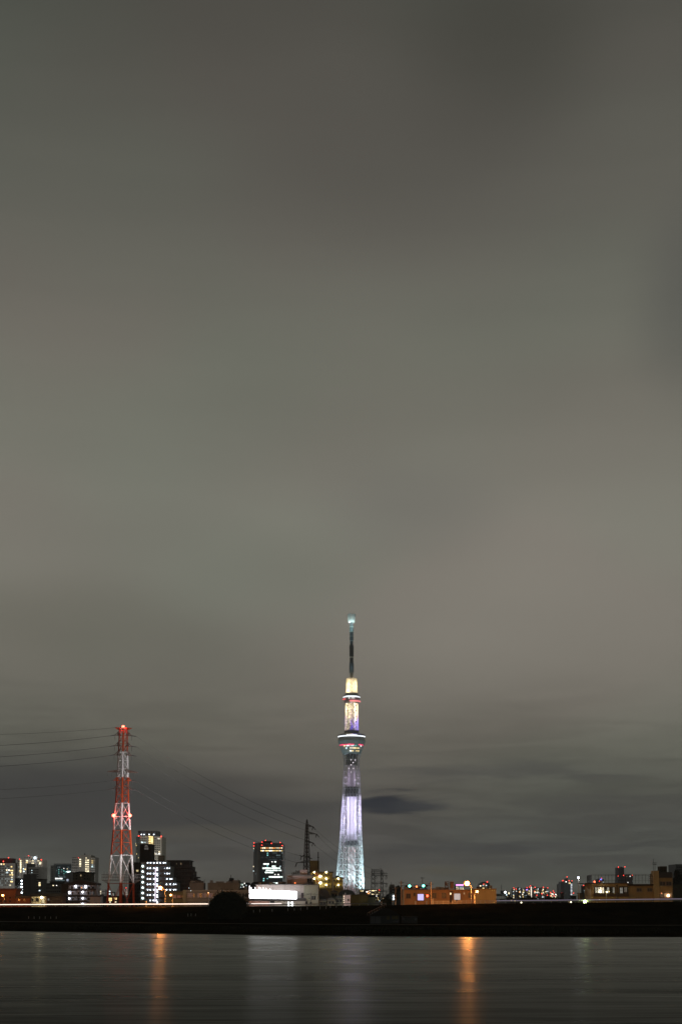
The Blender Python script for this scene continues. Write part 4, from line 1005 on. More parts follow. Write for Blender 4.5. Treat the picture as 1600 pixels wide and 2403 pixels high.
for i in range(9):
    t0, t1 = math.radians(-20 + 220 * i / 9), math.radians(-20 + 220 * (i + 1) / 9)
    sg.quad_prism([(c.x + k * math.cos(t), c.y, c.z + k * math.sin(t)) for k, t in ((r * .7, t0), (r * 1.05, t0), (r * 1.05, t1), (r * .7, t1))],
                  [(c.x + k * math.cos(t), c.y + .1, c.z + k * math.sin(t)) for k, t in ((r * .7, t0), (r * 1.05, t0), (r * 1.05, t1), (r * .7, t1))])
sg.box(c.x - .16, c.x + .16, c.y, c.y + .1, c.z - .2, c.z + .1)
SIG = lit((.8, .8, .75), .16, False, 0, 'faint_sign'); sg.build('emblem', SIG, b.root)
for uu in (341, 346):    # two faint square written characters below the emblem
    q_ = P(uu, 1992.3, 659.85); s = MB(); h = .42
    for dx in (-h, h - .09): s.box(q_.x + dx, q_.x + dx + .09, q_.y, q_.y + .1, q_.z - h, q_.z + h)
    for dz in (-h, -.05, h - .09): s.box(q_.x - h + .091, q_.x + h - .091, q_.y, q_.y + .1, q_.z + dz, q_.z + dz + .09)
    s.box(q_.x - .05, q_.x + .05, q_.y - .01, q_.y + .09, q_.z - h - .1, q_.z + h + .1)
    s.build('character', SIG, b.root)
b = Bld('apartment_block', 'dark block with one small yellow window behind the pylon foot', 314, 680, 'apartment block')
b.mass(301.5, 327, 2024.5, wall((.035, .035, .035), .9), 0, 12, roof=ROOFD); b.win(322.3, 2044.4, 5, 4.4, lit((1, .8, .4), .9)); b.win(313, 2044.4, 1.6, 3, DIMY)
b.wins((306, 312, 318, 323.5), [2056 + 8 * i for i in range(8)], 2.6, 3, GLASS)
YB = 640
b = Bld('balcony_apartment', 'apartment block glittering with rows of white gallery lamps behind the orange street lamp', 375, YB, 'apartment block')
GW = wall((.17, .19, .20), .8, name='gallery_wall')
b.mass(329.5, 343.6, 2023.5, GW, 0, 10, None, 'stair_wall'); b.mass(343.8, 391, 2023, GW, 1.5, 12); b.mass(391.2, 400, 2034, GW, 1.6, 12); b.mass(400.2, 406, 2060, GW, 1.7, 12); b.mass(406.2, 415.5, 2072, GW, 1.8, 12)
b.mass(370, 382, 2008.3, wall((.10, .10, .07), .8), 4, 6, 2023, 'roof_block')
LV = [2025.8 + 12.62 * i for i in range(8)]
for v in (2033.8, 2046.3, 2059, 2071.3, 2084, 2096.8, 2108.8):
    b.ball(334.9, v, 1.9, lit((.80, 1, .97), 8, True, 0), 'stair_lamp', -.5)
    b.slab(329.5, 343.7, v + 4, v + 6.2, wall((.25, .26, .26), .8), 'stair_landing', 0, 1.2)
    z0, z1 = Z(v + 4, YB), Z(v - 7, YB); xa, xb = X(336, YB), X(343.5, YB)
    MB().quad_prism([(xa, YB - 1.2, z1 - .35), (xb, YB - 1.2, z0 - .35), (xb, YB - .15, z0 - .35), (xa, YB - .15, z1 - .35)], [(xa, YB - 1.2, z1), (xb, YB - 1.2, z0), (xb, YB - .15, z0), (xa, YB - .15, z1)]).build('stair_flight', DCONC, b.root)
BLU = lit((.78, .88, 1.0), 8, True, 0, 'cool_lamp')
for k, v in enumerate(LV):
    us = [346.7, 352.8, 361, 368.7] if k in (1, 2, 3, 4, 5, 6) else ([346.7, 353.5, 361.2, 369, 376.3, 384, 388] if k == 0 else [352.5, 360, 367.2])
    ue = 391 if k == 0 else 372
    if k in (1, 2): us += [386.5, 392.5, 397.5]
    if k == 3: us += [391.8, 399.8, 403.5]
    if k in (4, 5): us += [391, 399.5, 407.8, 412.5]
    for u in us: b.ball(u, v, 1.25 if u not in (388, 397.5, 403.5, 412.5, 386.5) else .8, BLU, 'gallery_lamp', .3)
    PAR = wall((.16, .17, .18), .8)
    b.slab(343.9, 372, v + 3.6, v + 8.8, PAR, 'balcony', 1.5, 1.6)
    right = {0: 391, 1: 399.8, 2: 399.8, 3: 405.8, 4: 415.3, 5: 415.3, 6: 415.3, 7: 415.3}[k]
    b.slab(373, right, v + 3.6, v + 8.8, PAR if k < 6 else BLACK, 'balcony', 1.5, 1.6)
    b.plane(1.5)
    for u in (349.5, 357, 365): b.win(u, v + 1, 3.2, 5.5, wall((.10, .11, .12), .5), 'door')
    if k > 0:
        for u in (376, 380, 384): b.win(u, v + 1, 1.6, 6, wall((.10, .11, .12), .5), 'door')
    b.slab(347.5, 356, v + 5, v + 7.6, wall((.42, .45, .38), .8), 'panel', -.12, .06)
b.slab(363.6, 365.2, 2037, 2117, lit((.95, .85, 1), 1.3, False, 0), 'glow_drainpipe', 0, .6)  # pipe glows by itself, for the lamplight on it
for i in range(7): b.ball(369.2, 2042.5 + 12.7 * i, 1.5, BLU, 'stair_lamp', -.6); b.slab(365, 371.5, 2044.5 + 12.7 * i, 2046 + 12.7 * i, LCONC, 'landing', 0, .7)
for u in (373.5, 377.5, 381.5, 385.5): b.slab(u, u + .6, 2036, 2118, wall((.22, .23, .25), .8), 'column', 0, .4)
b = Bld('terraced_apartment', 'black silhouette of a block stepping down to the right beside the lit balconies', 425, 665, 'apartment block')
DK = wall((.022, .021, .02), .9)
b.mass(392, 444, 2021.5, DK, 0, 14); b.mass(389, 446, 2019.5, DK, -.5, 15, 2021.4, 'roof'); b.mass(444.2, 450.5, 2034, DK, .1, 14)
b.mass(450.7, 454.5, 2045, DK, .2, 13); b.mass(450.7, 456, 2042, DK, .6, 3, 2049, 'balcony'); b.mass(454.7, 458, 2058.5, DK, .3, 13); b.mass(458.2, 464, 2058.5, DK, .4, 12, 2061, 'balcony')
b.mass(458.2, 465.5, 2065.5, DK, .5, 12); b.mass(465.7, 471, 2070.5, DK, .6, 11)
b.win(424.7, 2028, 2, 4.4, DIMY); b.win(414.5, 2028, 1.4, 3, lit((1, .75, .4), .12))
floors(b, 412, 450, 2038, 2085, 6, wall((.05, .045, .04), .9), .25, .8)
b.wins([416 + 7 * i for i in range(5)], [2033 + 9.4 * i for i in range(6)], 3, 3.6, GLASS)
b = Bld('low_building', 'low olive building with small red-curtained windows right of the small orange lamp', 411, 600, 'building')
b.mass(385, 429, 2092, OLIVE, 0, 8, roof=wall((.12, .11, .07), .8)); b.mass(429.2, 436.5, 2089.5, wall((.32, .31, .2), .8), -1, 10, None, 'pillar')
REDC = lit((.5, .12, .08), .16)
b.framed(409.5, 2104.5, 6, 6, REDC, LCONC); b.framed(419.5, 2105, 8, 7, REDC, DSTEEL, 3); b.framed(427, 2105.3, 4, 7, GLASS, DSTEEL, 1)
b = Bld('school', 'long low grey building with white-framed windows and box roofs left of the bush', 510, 600, 'building')
SCH = wall((.26, .25, .22), .85, name='school_wall')
b.mass(436.8, 590, 2089.5, SCH, 0, 14, roof=wall((.35, .34, .3), .8), rh=.7)
b.mass(444, 478, 2072.5, wall((.16, .15, .13), .9), 3, 8, 2089, 'roof_box'); b.mass(487, 561, 2072.5, wall((.18, .17, .14), .9), 2, 9, 2089, 'roof_box'); b.mass(509, 518, 2083.5, wall((.22, .21, .18), .9), 1, 1, 2088.5, 'roof_hut')
for i in range(4): b.framed(442.5 + 4.2 * i, 2102, 3.4, 9, lit((.45, .2, .2), .12) if i < 3 else GLASS, wall((.5, .5, .5), .6), 1, 2)
for i in range(8): b.framed(466 + 5.2 * i, 2102, 4.2, 9.4, (lit((.6, .25, .2), .13), GLASS, lit((.5, .2, .25), .10))[i % 3], wall((.5, .5, .5), .6), 1, 2)
for i in range(9): b.framed(518 + 7.5 * i, 2102, 5.2, 9, GLASS, wall((.3, .3, .3), .6), 2, 1)
b.slab(440, 582, 2112.5, 2114.5, wall((.32, .31, .27), .8), 'ledge', 0, .5); b.wins([443 + 5.5 * i for i in range(10)], (2120,), 3.4, 3.5, lit((.4, .45, .4), .06))
for u in (443.5, 448): b.ball(u, 2085 if u < 445 else 2091, .7, COOL, 'roof_light')
b.roofunits(446, 476, 2072.5, 3, 4, 6); b.roofunits(490, 558, 2072.5, 5, 4, 7); b.roofunits(565, 582, 2089.5, 2, 3, 8)
b = Bld('office_block', 'dark plant-topped block with a thin antenna rising behind the long low building', 550, 900, 'office block')
b.mass(536, 562, 2066.8, BLACK, 0, 10); b.mass(537.5, 547, 2061.5, BLACK, 1, 6, 2066.6, 'roof_block'); MB().tube(P(542, 2062, 903), P(542, 2054.5, 903), .25).build('antenna', BLACK, b.root)
MB().tube(P(559, 2067, 903), P(559, 2063.5, 903), .2).build('antenna', BLACK, b.root)
b.mass(562.2, 584, 2072, wall((.03, .03, .035), .9), -60, 12)
b.plane(-60); b.wins((564, 569), (2077,), 3.2, 3.6, lit((.8, 1, .9), .9)); b.win(573.8, 2074, 2, 2.2, WHT); b.win(571.7, 2082.5, 2.4, 2.4, WHT); b.win(565, 2083, 2, 1.4, COOL); b.win(578, 2079, 1.4, 3, COOL)
b = Bld('gas_dome', 'dark rounded roof between the long low building and the bright billboard', 593, 720, 'hall')
pr = [(M(13.5, 720) * math.sin(math.radians(a)), Z(2089, 720) + M(19, 720) * math.cos(math.radians(a)) * 1.0) for a in range(90, -1, -10)]
xc = X(598, 720); MB().xprism([(xc - a, z) for a, z in pr] + [(X(628, 720), pr[-1][1]), (X(628, 720), Z(2089, 720))], 720, 745).build('roof', wall((.03, .03, .032), .7), b.root)
b.mass(584.6, 628, 2088.9, wall((.05, .05, .05), .9), .5, 24)

# ------------------------------------------------------------------ tall dark office
YO = 1100
b = Bld('office_tower', 'tall dark blue office tower with red roof lamps and bright lit floors', 628, YO, 'office tower')
pl = b.poly([(594.3, 10), (603.5, 3), (603.5, 45), (594.3, 45)], 1978.5, wall((.035, .045, .06), .4), None, 'side_wall')
b.mass(603.7, 609.8, 1978, wall((.30, .30, .31), .7), 1.5, 44, None, 'pale_strip')
b.mass(610, 662.5, 1979, BLUEG, 0, 46); b.mass(612.7, 636.6, 1974.3, wall((.03, .035, .045), .6), 6, 16, 1978.8, 'roof_block')
for (u, v) in ((596, 1979), (595.8, 1986), (615, 1977), (614.5, 1984.5), (623, 1973), (637, 1980), (657.3, 1978), (662.3, 1985.2)): b.obst(u, v, 1.7)
b.plane(0)
def row(v, u0, u1, m, w=3.0, h=2.5, gap=3.4, prob=1.0, alt=None):
    u = u0 + w / 2
    while u < u1:
        mm = m if R.random() < prob else alt
        if mm: b.win(u, v, w, h, mm)
        u += gap
OW = lit((.85, 1, .92), 2.2)
for i, v in enumerate([1997.5 + 5.25 * k for k in range(16)]): b.slab(610.2, 662.4, v - .5, v + .5, wall((.10, .13, .17), .4), 'spandrel', 0, .12)
row(1991, 611.5, 662, YELW, 3, 2.8, 4.0, .75, ORG); row(1997.4, 611.5, 662, YEL, 3.4, 2.4, 4.0, .7, WHT)
for (u, v) in ((627.7, 2003.2), (627.7, 2008), (627.5, 2033), (619, 2063), (627.5, 2063), (618.5, 2067.5), (627, 2073)): b.win(u, v, 2.8, 2.6, lit((.35, .95, .95), 1.3))
b.win(638.5, 2023.4, 2, 1.8, WHT); b.win(646, 2023.4, 4, 2.6, OW)
row(2028.6, 618, 631, OW, 3.2, 3.0, 3.2); row(2034, 638, 648, OW, 3.2, 2.8, 3.2); b.win(657.5, 2034, 3, 1.8, COOL)
row(2038.7, 616, 658, OW, 3.2, 3.2, 3.2); row(2043.8, 624, 660, OW, 3.2, 2.6, 3.3); row(2048.6, 622, 641, OW, 3.2, 3.2, 3.2)
b.win(645.4, 2053.4, 2.6, 2.6, WHT); b.win(653, 2053.4, 3.4, 2.6, WHT); row(2059, 631, 662, OW, 3.2, 3.4, 3.2); row(2073.6, 641, 656, OW, 3.2, 3.2, 3.2); b.win(648, 2073.6, 10, 1.2, OW)
row(2002.8, 630, 662, DIMC, 2.6, 1.6, 3.4, .3); row(2008, 645, 660, DIMC, 3, 2, 3.3, .6); row(2018.5, 630, 661, lit((.4, .6, .7), .10), 3, 2, 3.3, .8); row(2013, 612, 661, lit((.4, .6, .7), .07), 3, 2, 3.3, .8)
b.setface((X(594.3, YO + 10), YO + 10), (X(603.5, YO + 3), YO + 3))
for (u, v, c) in ((595.5, 1992.5, YELW), (594.9, 2034.5, YELW), (594.9, 2045, COOL), (595, 1998, DIMC), (600, 2052, DIMC)): b.win(u, v, 1.6, 2.6, c)
# ------------------------------------------------------------------ white factory with the bright billboard
YF = 560
b = Bld('factory', 'white factory with upper storeys, pylon behind and glowing billboard on its wall', 680, YF, 'factory')
FW = wall((.44, .40, .37), .8, .12, .15, name='factory_wall'); FP = wall((.42, .34, .33), .8, .12, .2, name='pink_metal'); FG = wall((.30, .31, .24), .8)
b.mass(601, 712.5, 2076.3, FW, 0, 24, roof=wall((.15, .15, .15), .8), rh=.25); b.mass(712.7, 747, 2077, FG, 0, 18, roof=wall((.15, .15, .15), .8), rh=.25)
b.mass(584, 716, 2109.5, wall((.36, .36, .32), .8), -5, 4.6, None, 'lower_wing', wall((.06, .06, .06), .8), 1)
b.mass(584, 632, 2113.6, wall((.34, .22, .18), .8), -5.3, .25, None, 'pink_panel')
b.mass(673, 733.5, 2054, FW, 5, 12, 2076, 'upper_storey', wall((.2, .2, .2), .8)); b.mass(678.5, 719, 2056, FP, 4.7, .25, 2074.5, 'metal_panel')
b.mass(703.5, 720.5, 2042, FP, 6, 7, 2053.8, 'roof_block'); b.mass(673, 684.5, 2059, wall((.16, .13, .12), .8), 3.6, 1, 2075, 'stair')
for i in range(4): b.slab(704 + 4.2 * i, 704.5 + 4.2 * i, 2042.2, 2053.7, wall((.2, .16, .16), .8), 'seam', 6, .06)
tr = MB()
for i in range(8):
    u = 685.5 + 2.3 * i; tr.tube(P(u, 2053.9, YF + 7), P(u + (1.5 if i % 2 else -1), 2044 + (8 - i) * .6, YF + 7), .13)
tr.tube(P(685, 2050, YF + 7), P(703, 2044, YF + 7), .14); tr.tube(P(685, 2053.3, YF + 7), P(703, 2047, YF + 7), .14); tr.tube(P(693, 2044, YF + 7), P(703, 2046.5, YF + 7), .14)
tr.build('roof_frame', DSTEEL, b.root)
b.plane(4.6); b.win(692.3, 2073.2, 2.2, 2.2, lit((1, .2, .05), 3, False, 0), 'red_light')
b.plane(5); b.framed(723.5, 2066.5, 2.6, 7, GLASS, DSTEEL, 1); b.framed(728.7, 2066.5, 2.6, 7, GLASS, DSTEEL, 1)
b.plane(0); b.framed(712.9 - 3.5, 2104, 4.6, 14, wall((.05, .03, .035), .4), DSTEEL, 1, 2); b.framed(733.3, 2107.5, 2.6, 7, GLASS, DSTEEL, 1); b.framed(738.3, 2107.5, 2.6, 7, GLASS, DSTEEL, 1)
b.framed(708.8 + 9.5, 2119.5, 4.5, 6, GLASS, DSTEEL, 1)
b.slab(699, 704, 2093, 2109, wall((.26, .25, .24), .8), 'pilaster', 0, .25)
b.plane(-5); b.framed(611.5, 2120, 9, 8, GLASS, DSTEEL, 3, 1); b.framed(639, 2120, 7.5, 8, GLASS, DSTEEL, 3, 1)
for u in (677, 685.5): b.framed(u, 2122.3, 4.2, 9.5, lit((.92, 1, .97), 4), wall((.4, .4, .4), .6), 1, 1)
b.slab(584, 717, 2108.2, 2110.4, wall((.08, .08, .085), .8), 'canopy', -5, 1.2)
b.plane(0); b.roofunits(606, 672, 2076.3, 6, 3, 4); b.roofunits(722, 746, 2077, 2, 3, 5)
for u in (640, 668, 706, 728, 744): b.slab(u, u + .7, 2077.5, 2093 if u < 700 else 2127, wall((.30, .28, .27), .8), 'downpipe', 0, .18)
YC = YF - 7.5
bb = thing('billboard', 'long glaring white billboard with a frame of lamps along its top left', 'billboard', (X(640, YC), YC, Z(2112, YC)))
p = [P(584.8, 2109, YC), P(696, 2110.8, YC + 1), P(696, 2092.8, YC + 1), P(584.8, 2088.6, YC)]
s = MB(); s.quad_prism([tuple(x) for x in p], [(x.x, x.y + .4, x.z) for x in p]); s.build('lit_panel', lit((.96, .95, 1.0), 7.5, True, 0, 'billboard_glow'), bb)
fr = MB()
for a, c in ((0, 1), (1, 2), (2, 3), (3, 0)): fr.tube(p[a] + Vector((0, .5, 0)), p[c] + Vector((0, .5, 0)), .14)
for i in range(8): q0 = p[0].lerp(p[1], i / 7); fr.tube((q0.x, q0.y + .6, q0.z - .3), (q0.x, q0.y + 2.4, q0.z - .3), .12)
fr.build('frame', STEEL, bb)
for (u, v) in ((585.5, 2079.5), (589.5, 2083.5), (598.5, 2083), (607.5, 2083), (611, 2084.5), (617, 2083), (624, 2085), (633.5, 2086.5)):
    a = P(u, v, YC); MB().tube((a.x, a.y, a.z), (a.x, a.y, Z(2089.5 if u < 612 else 2091, YC) + .1), .14, n=6).build('lamp_tube', lit((1, .96, 1), 4, False, 0), bb)
fr2 = MB()
for v in (2095, 2100, 2105): fr2.tube(P(584.6, v, YC - .5), P(592, v, YC - .5), .12)
fr2.tube(P(585, 2080, YC - .5), P(585, 2109, YC - .5), .12).build('side_frame', lit((1, .95, .98), 1.8, False, 0), bb)
for (uu, pw2) in ((700, 2600), (735, 1500), (640, 500)):  # unseen lamps and posts added behind the crest for the sign's spill
    s_ = MB().box(X(uu, YC) - .4, X(uu, YC) + .4, YC - 14, YC - 13.4, G0 - .3, 6.4).build('added_spill_post', DSTEEL, bb)
    light('added_sign_spill', bb, (X(uu, YC), YC - 13.7, 6.9), pw2 * .8, (1, .95, .92), .4)
# utility pole before the factory
def upole(label, u, vt, vb, Y, r=.17, arms=((0, 1.6),), m=None):
    m = m or wall((.20, .18, .17), .8); x = P(u, vb, Y).x; zb, z1 = Z(vb, Y), Z(vt, Y)
    t = thing('utility_pole', label, 'utility pole', (x, Y, zb - 1), 'utility poles')
    MB().tube((x, Y, zb - 1), (x, Y, z1), r * 1.2, r * .8, 8).build('pole', m, t)
    for dz, w in arms:
        MB().box(x - w, x + w, Y - .08, Y + .08, z1 - .6 - dz, z1 - .48 - dz).build('crossarm', DSTEEL, t)
        for s_ in (-1, -.4, .4, 1): MB().tube((x + s_ * w * .9, Y, z1 - .479 - dz), (x + s_ * w * .9, Y, z1 - .2 - dz), .07, n=6).build('insulator', DSTEEL, t)
    return t
t = upole('dark utility pole with two crossarms before the factory corner', 729.3, 2096, 2128, 535, .17, ((0, 1.5), (1.6, 1.0)))
MB().lathe((t.location.x, 534.6), [(.3, Z(2123, 535)), (.35, Z(2122, 535)), (.35, Z(2119, 535)), (.3, Z(2118, 535))], 10).build('transformer', DSTEEL, t)
# ------------------------------------------------------------------ yellow apartment, round roofs, houses right of the factory
b = Bld('apartment_block', 'yellow apartment block with lamps over its galleries and a dark olive roof tank', 755, 640, 'apartment block')
YW = wall((.40, .31, .11), .85, .12, .3, name='ochre_render')
b.mass(728, 780, 2046.5, YW, 0, 12, roof=wall((.12, .11, .07), .8)); b.mass(727, 748.3, 2020.5, wall((.16, .13, .06), .9), 4, 8, 2046, 'roof_block'); b.mass(781, 805, 2060.2, YW, -1, 12, roof=wall((.12, .11, .07), .8)); b.mass(787, 796, 2056, BLACK, 3, 3, 2060, 'roof_tank')
a = MB().tube(P(746.6, 2040, 643), P(746.6, 2000, 643), .22, .16, 6).tube(P(744.6, 2013, 643), P(748.6, 2013, 643), .3); a.box(P(745.6, 2000, 643).x, P(747.6, 2000, 643).x, 642.5, 643.5, Z(2010, 643), Z(2000, 643)); a.build('antenna', BLACK, b.root)
LY = lit((1, .86, .45), 20, True, 0, 'gallery_glow'); LW = lit((1, .97, .75), 24, True, 0, 'stair_glow')
for u, v in ((737.4, 2047.8), (737.4, 2063), (765.4, 2047.8), (765.4, 2063), (765.4, 2077.7)):
    b.ball(u, v, 1.6, LY, 'gallery_lamp', -.9)
for u, v in ((793.5, 2063), (793.5, 2077.7)): b.ball(u, v, 1.6, LY, 'gallery_lamp', -1.9)
for u, v in ((751.4, 2057.5), (751.4, 2072.8)): b.ball(u, v, 2.3, LW, 'stair_lamp', -1.2)
for v in (2055, 2069.8, 2084.5): b.slab(728.5, 779.5, v - 1.0, v + 2.6, wall((.34, .27, .10), .85), 'balcony', 0, 1.0)
for v in (2069.8, 2084.5): b.slab(782, 805, v - 1.0, v + 2.6, wall((.34, .27, .10), .85), 'balcony', -1, 1.0)
for (u, vs_, dy) in ((763.5, (2052, 2067, 2081.5), 0), (771, (2052, 2067, 2081.5), 0), (784.5, (2067, 2081.5), -1), (792, (2067, 2081.5), -1), (798.5, (2067, 2081.5), -1), (736, (2052, 2067), 0)):
    b.plane(dy); [b.win(u, v, 4.2, 4.6, wall((.05, .05, .04), .4)) for v in vs_]
for (v0, v1) in ((2048, 2058), (2063, 2073.5)):
    p0, p1 = P(741, v0, 638.6), P(745.5, v1, 638.6); MB().tube(p0, p1, .32).build('stair_rail', wall((.5, .04, .02), .6), b.root)
HG = wall((.26, .27, .20), .85)
def barrel(name, label, u0, u1, vt, ve, vb, Y, roofm, wallm, dep=12):
    b = Bld(name, label, (u0 + u1) / 2, Y, 'house'); xc = (X(u0, Y) + X(u1, Y)) / 2; w = (X(u1, Y) - X(u0, Y)) / 2; h = Z(vt, Y) - Z(ve, Y)
    MB().xprism([(xc - w * math.cos(math.radians(a)), Z(ve, Y) + h * math.sin(math.radians(a))) for a in range(0, 181, 12)], Y - .4, Y + dep).build('roof', roofm, b.root)
    MB().box(xc - w * .96, xc + w * .96, Y, Y + dep - .4, G0 - .5, Z(ve, Y) - .003).build('wall', wallm, b.root); return b
CR = wall((.10, .105, .115), .5)
b = barrel('barrel_roof_house', 'house with a grey quarter-round roof just right of the factory', 742, 776, 2087, 2113, 2127, 585, CR, HG)
b.framed(753, 2119, 5, 5, GLASS, DSTEEL); b.framed(768, 2119, 5, 5, GLASS, DSTEEL)
b = barrel('barrel_roof_house', 'house with a low dark domed roof below the foot of the lit tower', 793, 833, 2088, 2102, 2127, 600, CR, HG)
b.framed(800, 2108, 5, 4, GLASS, DSTEEL)
for (u0, u1, vt, Y, lab) in ((775, 793, 2090.5, 592, 'narrow greenish gabled house between the two round roofs'), (748, 766, 2111, 566, 'small pale house with a lean-to right of the factory corner'), (768, 786, 2108.5, 564, 'small pale house second right of the factory'), (786.5, 804.5, 2104, 566, 'pale house left of the pink box')):
    b = Bld('house', lab, (u0 + u1) / 2, Y, 'house'); zz = lambda v: Z(v, Y)
    MB().box(X(u0, Y), X(u1, Y), Y, Y + 8, G0 - .5, zz(vt + 4)).build('wall', HG, b.root); um = (u0 + u1) / 2
    MB().xprism([(X(u0, Y) - .4, zz(vt + 4) + .003), (X(u1, Y) + .4, zz(vt + 4) + .003), (X(um, Y), zz(vt - 1))], Y - .5, Y + 8.4).build('roof', wall((.10, .11, .11), .7), b.root)
    b.framed(um - 3, vt + 11, 4, 4, GLASS, DSTEEL); b.framed(um + 4.2, vt + 11, 3, 4, GLASS, DSTEEL, 1); b.slab(u0 + 1, u1 - 1, vt + 7, vt + 8, wall((.05, .05, .05), .8), 'awning', 0, .8)
b = Bld('shed', 'pinkish white lit shed with a chimney pipe left of the olive warehouse', 814, 560, 'shed')
b.mass(805.8, 822, 2100.5, wall((.58, .50, .50), .7), 0, 8, roof=wall((.4, .36, .36), .7), rh=.2); MB().tube(P(810.5, 2100.5, 562), P(810.5, 2096, 562), .18, n=8).build('chimney', LCONC, b.root); b.framed(817, 2112.5, 1.8, 1.8, GLASS, DSTEEL, 1)
for v in (2104, 2109, 2114, 2119): b.ball(806.4, v, .7, lit((1, .85, .6), 3, False, 0), 'wall_lamp', -.3)
light('unseen_shed_light', b.root, (X(814, 560) - 1, 550, 7.2), 700, (1, .86, .86), .3)  # unseen lamp behind the crest, lighting the shed front
b = Bld('warehouse', 'plain olive green warehouse below the foot of the lit tower', 843, 575, 'warehouse')
b.mass(822.3, 864, 2100, wall((.15, .155, .065), .85), 0, 14, roof=wall((.11, .115, .06), .85), rh=.3)
for i in range(9): b.slab(826 + 4.2 * i, 826.3 + 4.2 * i, 2101.5, 2127, wall((.12, .125, .055), .85), 'seam', 0, .05)
b = Bld('storage_tank', 'pale round storage tank with a black conical roof right of the warehouse', 872, 590, 'tank')
cx_, cy_ = X(872.3, 594), 594; rr = M(8.3, 590)
MB().lathe((cx_, cy_), [(rr, G0 - .5), (rr, Z(2106.5, 590))], 28).build('tank_wall', wall((.26, .27, .19), .7), b.root); MB().lathe((cx_, cy_), [(rr * 1.04, Z(2106.4, 590)), (rr * .9, Z(2103, 590)), (rr * .35, Z(2101, 590))], 28).build('roof', ROOFD, b.root)
b = Bld('apartment_block', 'distant long block with many yellow and orange windows behind the portal pylon', 868, 1500, 'apartment block')
b.mass(843, 891.5, 2088, wall((.10, .09, .08), .9), 0, 20)
for i in range(52):
    u = R.uniform(866, 890); v = 2091 + 4.3 * R.randrange(0, 7); b.win(u, v, R.uniform(1.8, 3), 1.8, R.choice([YEL, YEL, YELW, DIMY, ORG, WHT, DIMY]))
for (u, v, w, c) in ((847, 2092, 3, YEL), (851, 2092, 2.5, YELW), (861, 2094, 4, WHT), (864.5, 2097.5, 5, ORG), (864, 2093, 3, ORG), (872, 2091.5, 5, YELW), (877, 2091.5, 3, YELW), (868, 2110, 2.5, YEL)): b.win(u, v, w, 2.4, c)
b.obst(890, 2089.5, 1.4)
b = Bld('apartment_block', 'narrow dark grey block with two white lamps left of the orange building', 920, 640, 'apartment block')
b.mass(914, 926, 2081, wall((.07, .075, .07), .9), 0, 9); b.mass(915, 925.5, 2076.5, DCONC, 1, 5, 2080.9, 'roof_block'); MB().tube(P(918, 2076, 642), P(918, 2071, 642), .12).build('antenna', BLACK, b.root)
b.ball(923.5, 2104, 1.9, WLAMP, 'stair_lamp', -.5); b.ball(923.5, 2110.5, 1.9, WLAMP, 'stair_lamp', -.5)
for i in range(6): b.slab(920, 926, 2085 + 6.5 * i, 2087 + 6.5 * i, CONC, 'landing', 0, .5)
b.wins((917,), [2086 + 6.5 * i for i in range(6)], 2.6, 2.6, GLASS)
b = Bld('house', 'dark cluttered house between the grey block and the orange building', 936, 610, 'house')
b.mass(926.5, 946, 2088, wall((.05, .05, .045), .9), 0, 9, roof=ROOFD); b.mass(930, 941, 2083, BLACK, 2, 4, 2087.9, 'roof_block'); b.wins((931, 940), (2098, 2109), 3, 3.5, GLASS)
b = Bld('house', 'low pale-walled house glowing white below the portal pylon', 885, 700, 'house')
b.mass(873, 902, 2113.5, wall((.25, .26, .26), .85), 0, 8, roof=ROOFD); b.win(893, 2117, 6, 4, lit((.75, .8, .8), .35)); b.ball(890.5, 2115, .9, COOL, 'wall_lamp')

# ------------------------------------------------------------------ the orange-lit building
YR = 545
b = Bld('low_building', 'long low two storey building lit orange by the street lamps', 1055, YR, 'building')
OB = wall((.46, .26, .12), .85, .18, .25, name='tan_render'); OB2 = wall((.50, .38, .17), .85, .10, .2, name='pale_tan_render')
b.mass(948, 1114, 2089.6, OB, 0, 14); b.mass(945, 1114, 2088.2, wall((.22, .16, .12), .85), -.6, 15, 2089.5, 'roof')
b.mass(1114.2, 1164, 2088, OB2, -1, 16, None, 'end_wall'); b.mass(1113, 1165.5, 2086.2, wall((.30, .24, .15), .85), -1.5, 17, 2087.9, 'roof')
for u in (976, 1010, 1062, 1084): b.slab(u, u + .8, 2091, 2123, wall((.28, .2, .14), .8), 'downpipe', 0, .2)
b.plane(0)
DKW = wall((.04, .03, .028), .4); FRM = wall((.20, .15, .12), .6)
LAV = lit((.52, .50, .95), 1.15, False, 0, 'lavender_blind')
b.framed(958, 2103.5, 9.5, 10, DKW, FRM, 2); b.framed(986.8, 2106.5, 14, 14.5, LAV, FRM, 1); b.framed(1019, 2102.5, 8, 11, DKW, FRM, 2); b.framed(1041.5, 2102.5, 9, 11, DKW, FRM, 2)
b.framed(1072.5, 2105.3, 14.5, 14.5, lit((.66, .62, .60), .62, False, 0, 'pale_blind'), FRM, 1); b.framed(1103, 2101.5, 8, 11, DKW, FRM, 2); b.framed(972, 2100, 3, 6, DKW, FRM, 1)
b.win(1057, 2098.5, 2.6, 4.4, lit((1, .75, .4), 2.4)); b.win(1089, 2098, 2.4, 3.6, lit((.7, .6, .4), .7))
b.slab(1055, 1061, 2092, 2119, wall((.10, .07, .05), .8), 'dark_wall_strip', 0, .1)  # dark strip laid on the wall, no hollow behind it
fr = MB()
for (ua, ub) in ((1044, 1044), (1052.5, 1052.5)): fr.tube(P(ua, 2088, YR + 4), P(ub, 2069.5, YR + 4), .16)
for v in (2070, 2074.5, 2079, 2084): fr.tube(P(1044, v, YR + 4), P(1052.5, v, YR + 4), .13)
fr.tube(P(1044, 2084, YR + 4), P(1052.5, 2074, YR + 4), .1); fr.tube(P(1044, 2074, YR + 4), P(1052.5, 2084, YR + 4), .1)
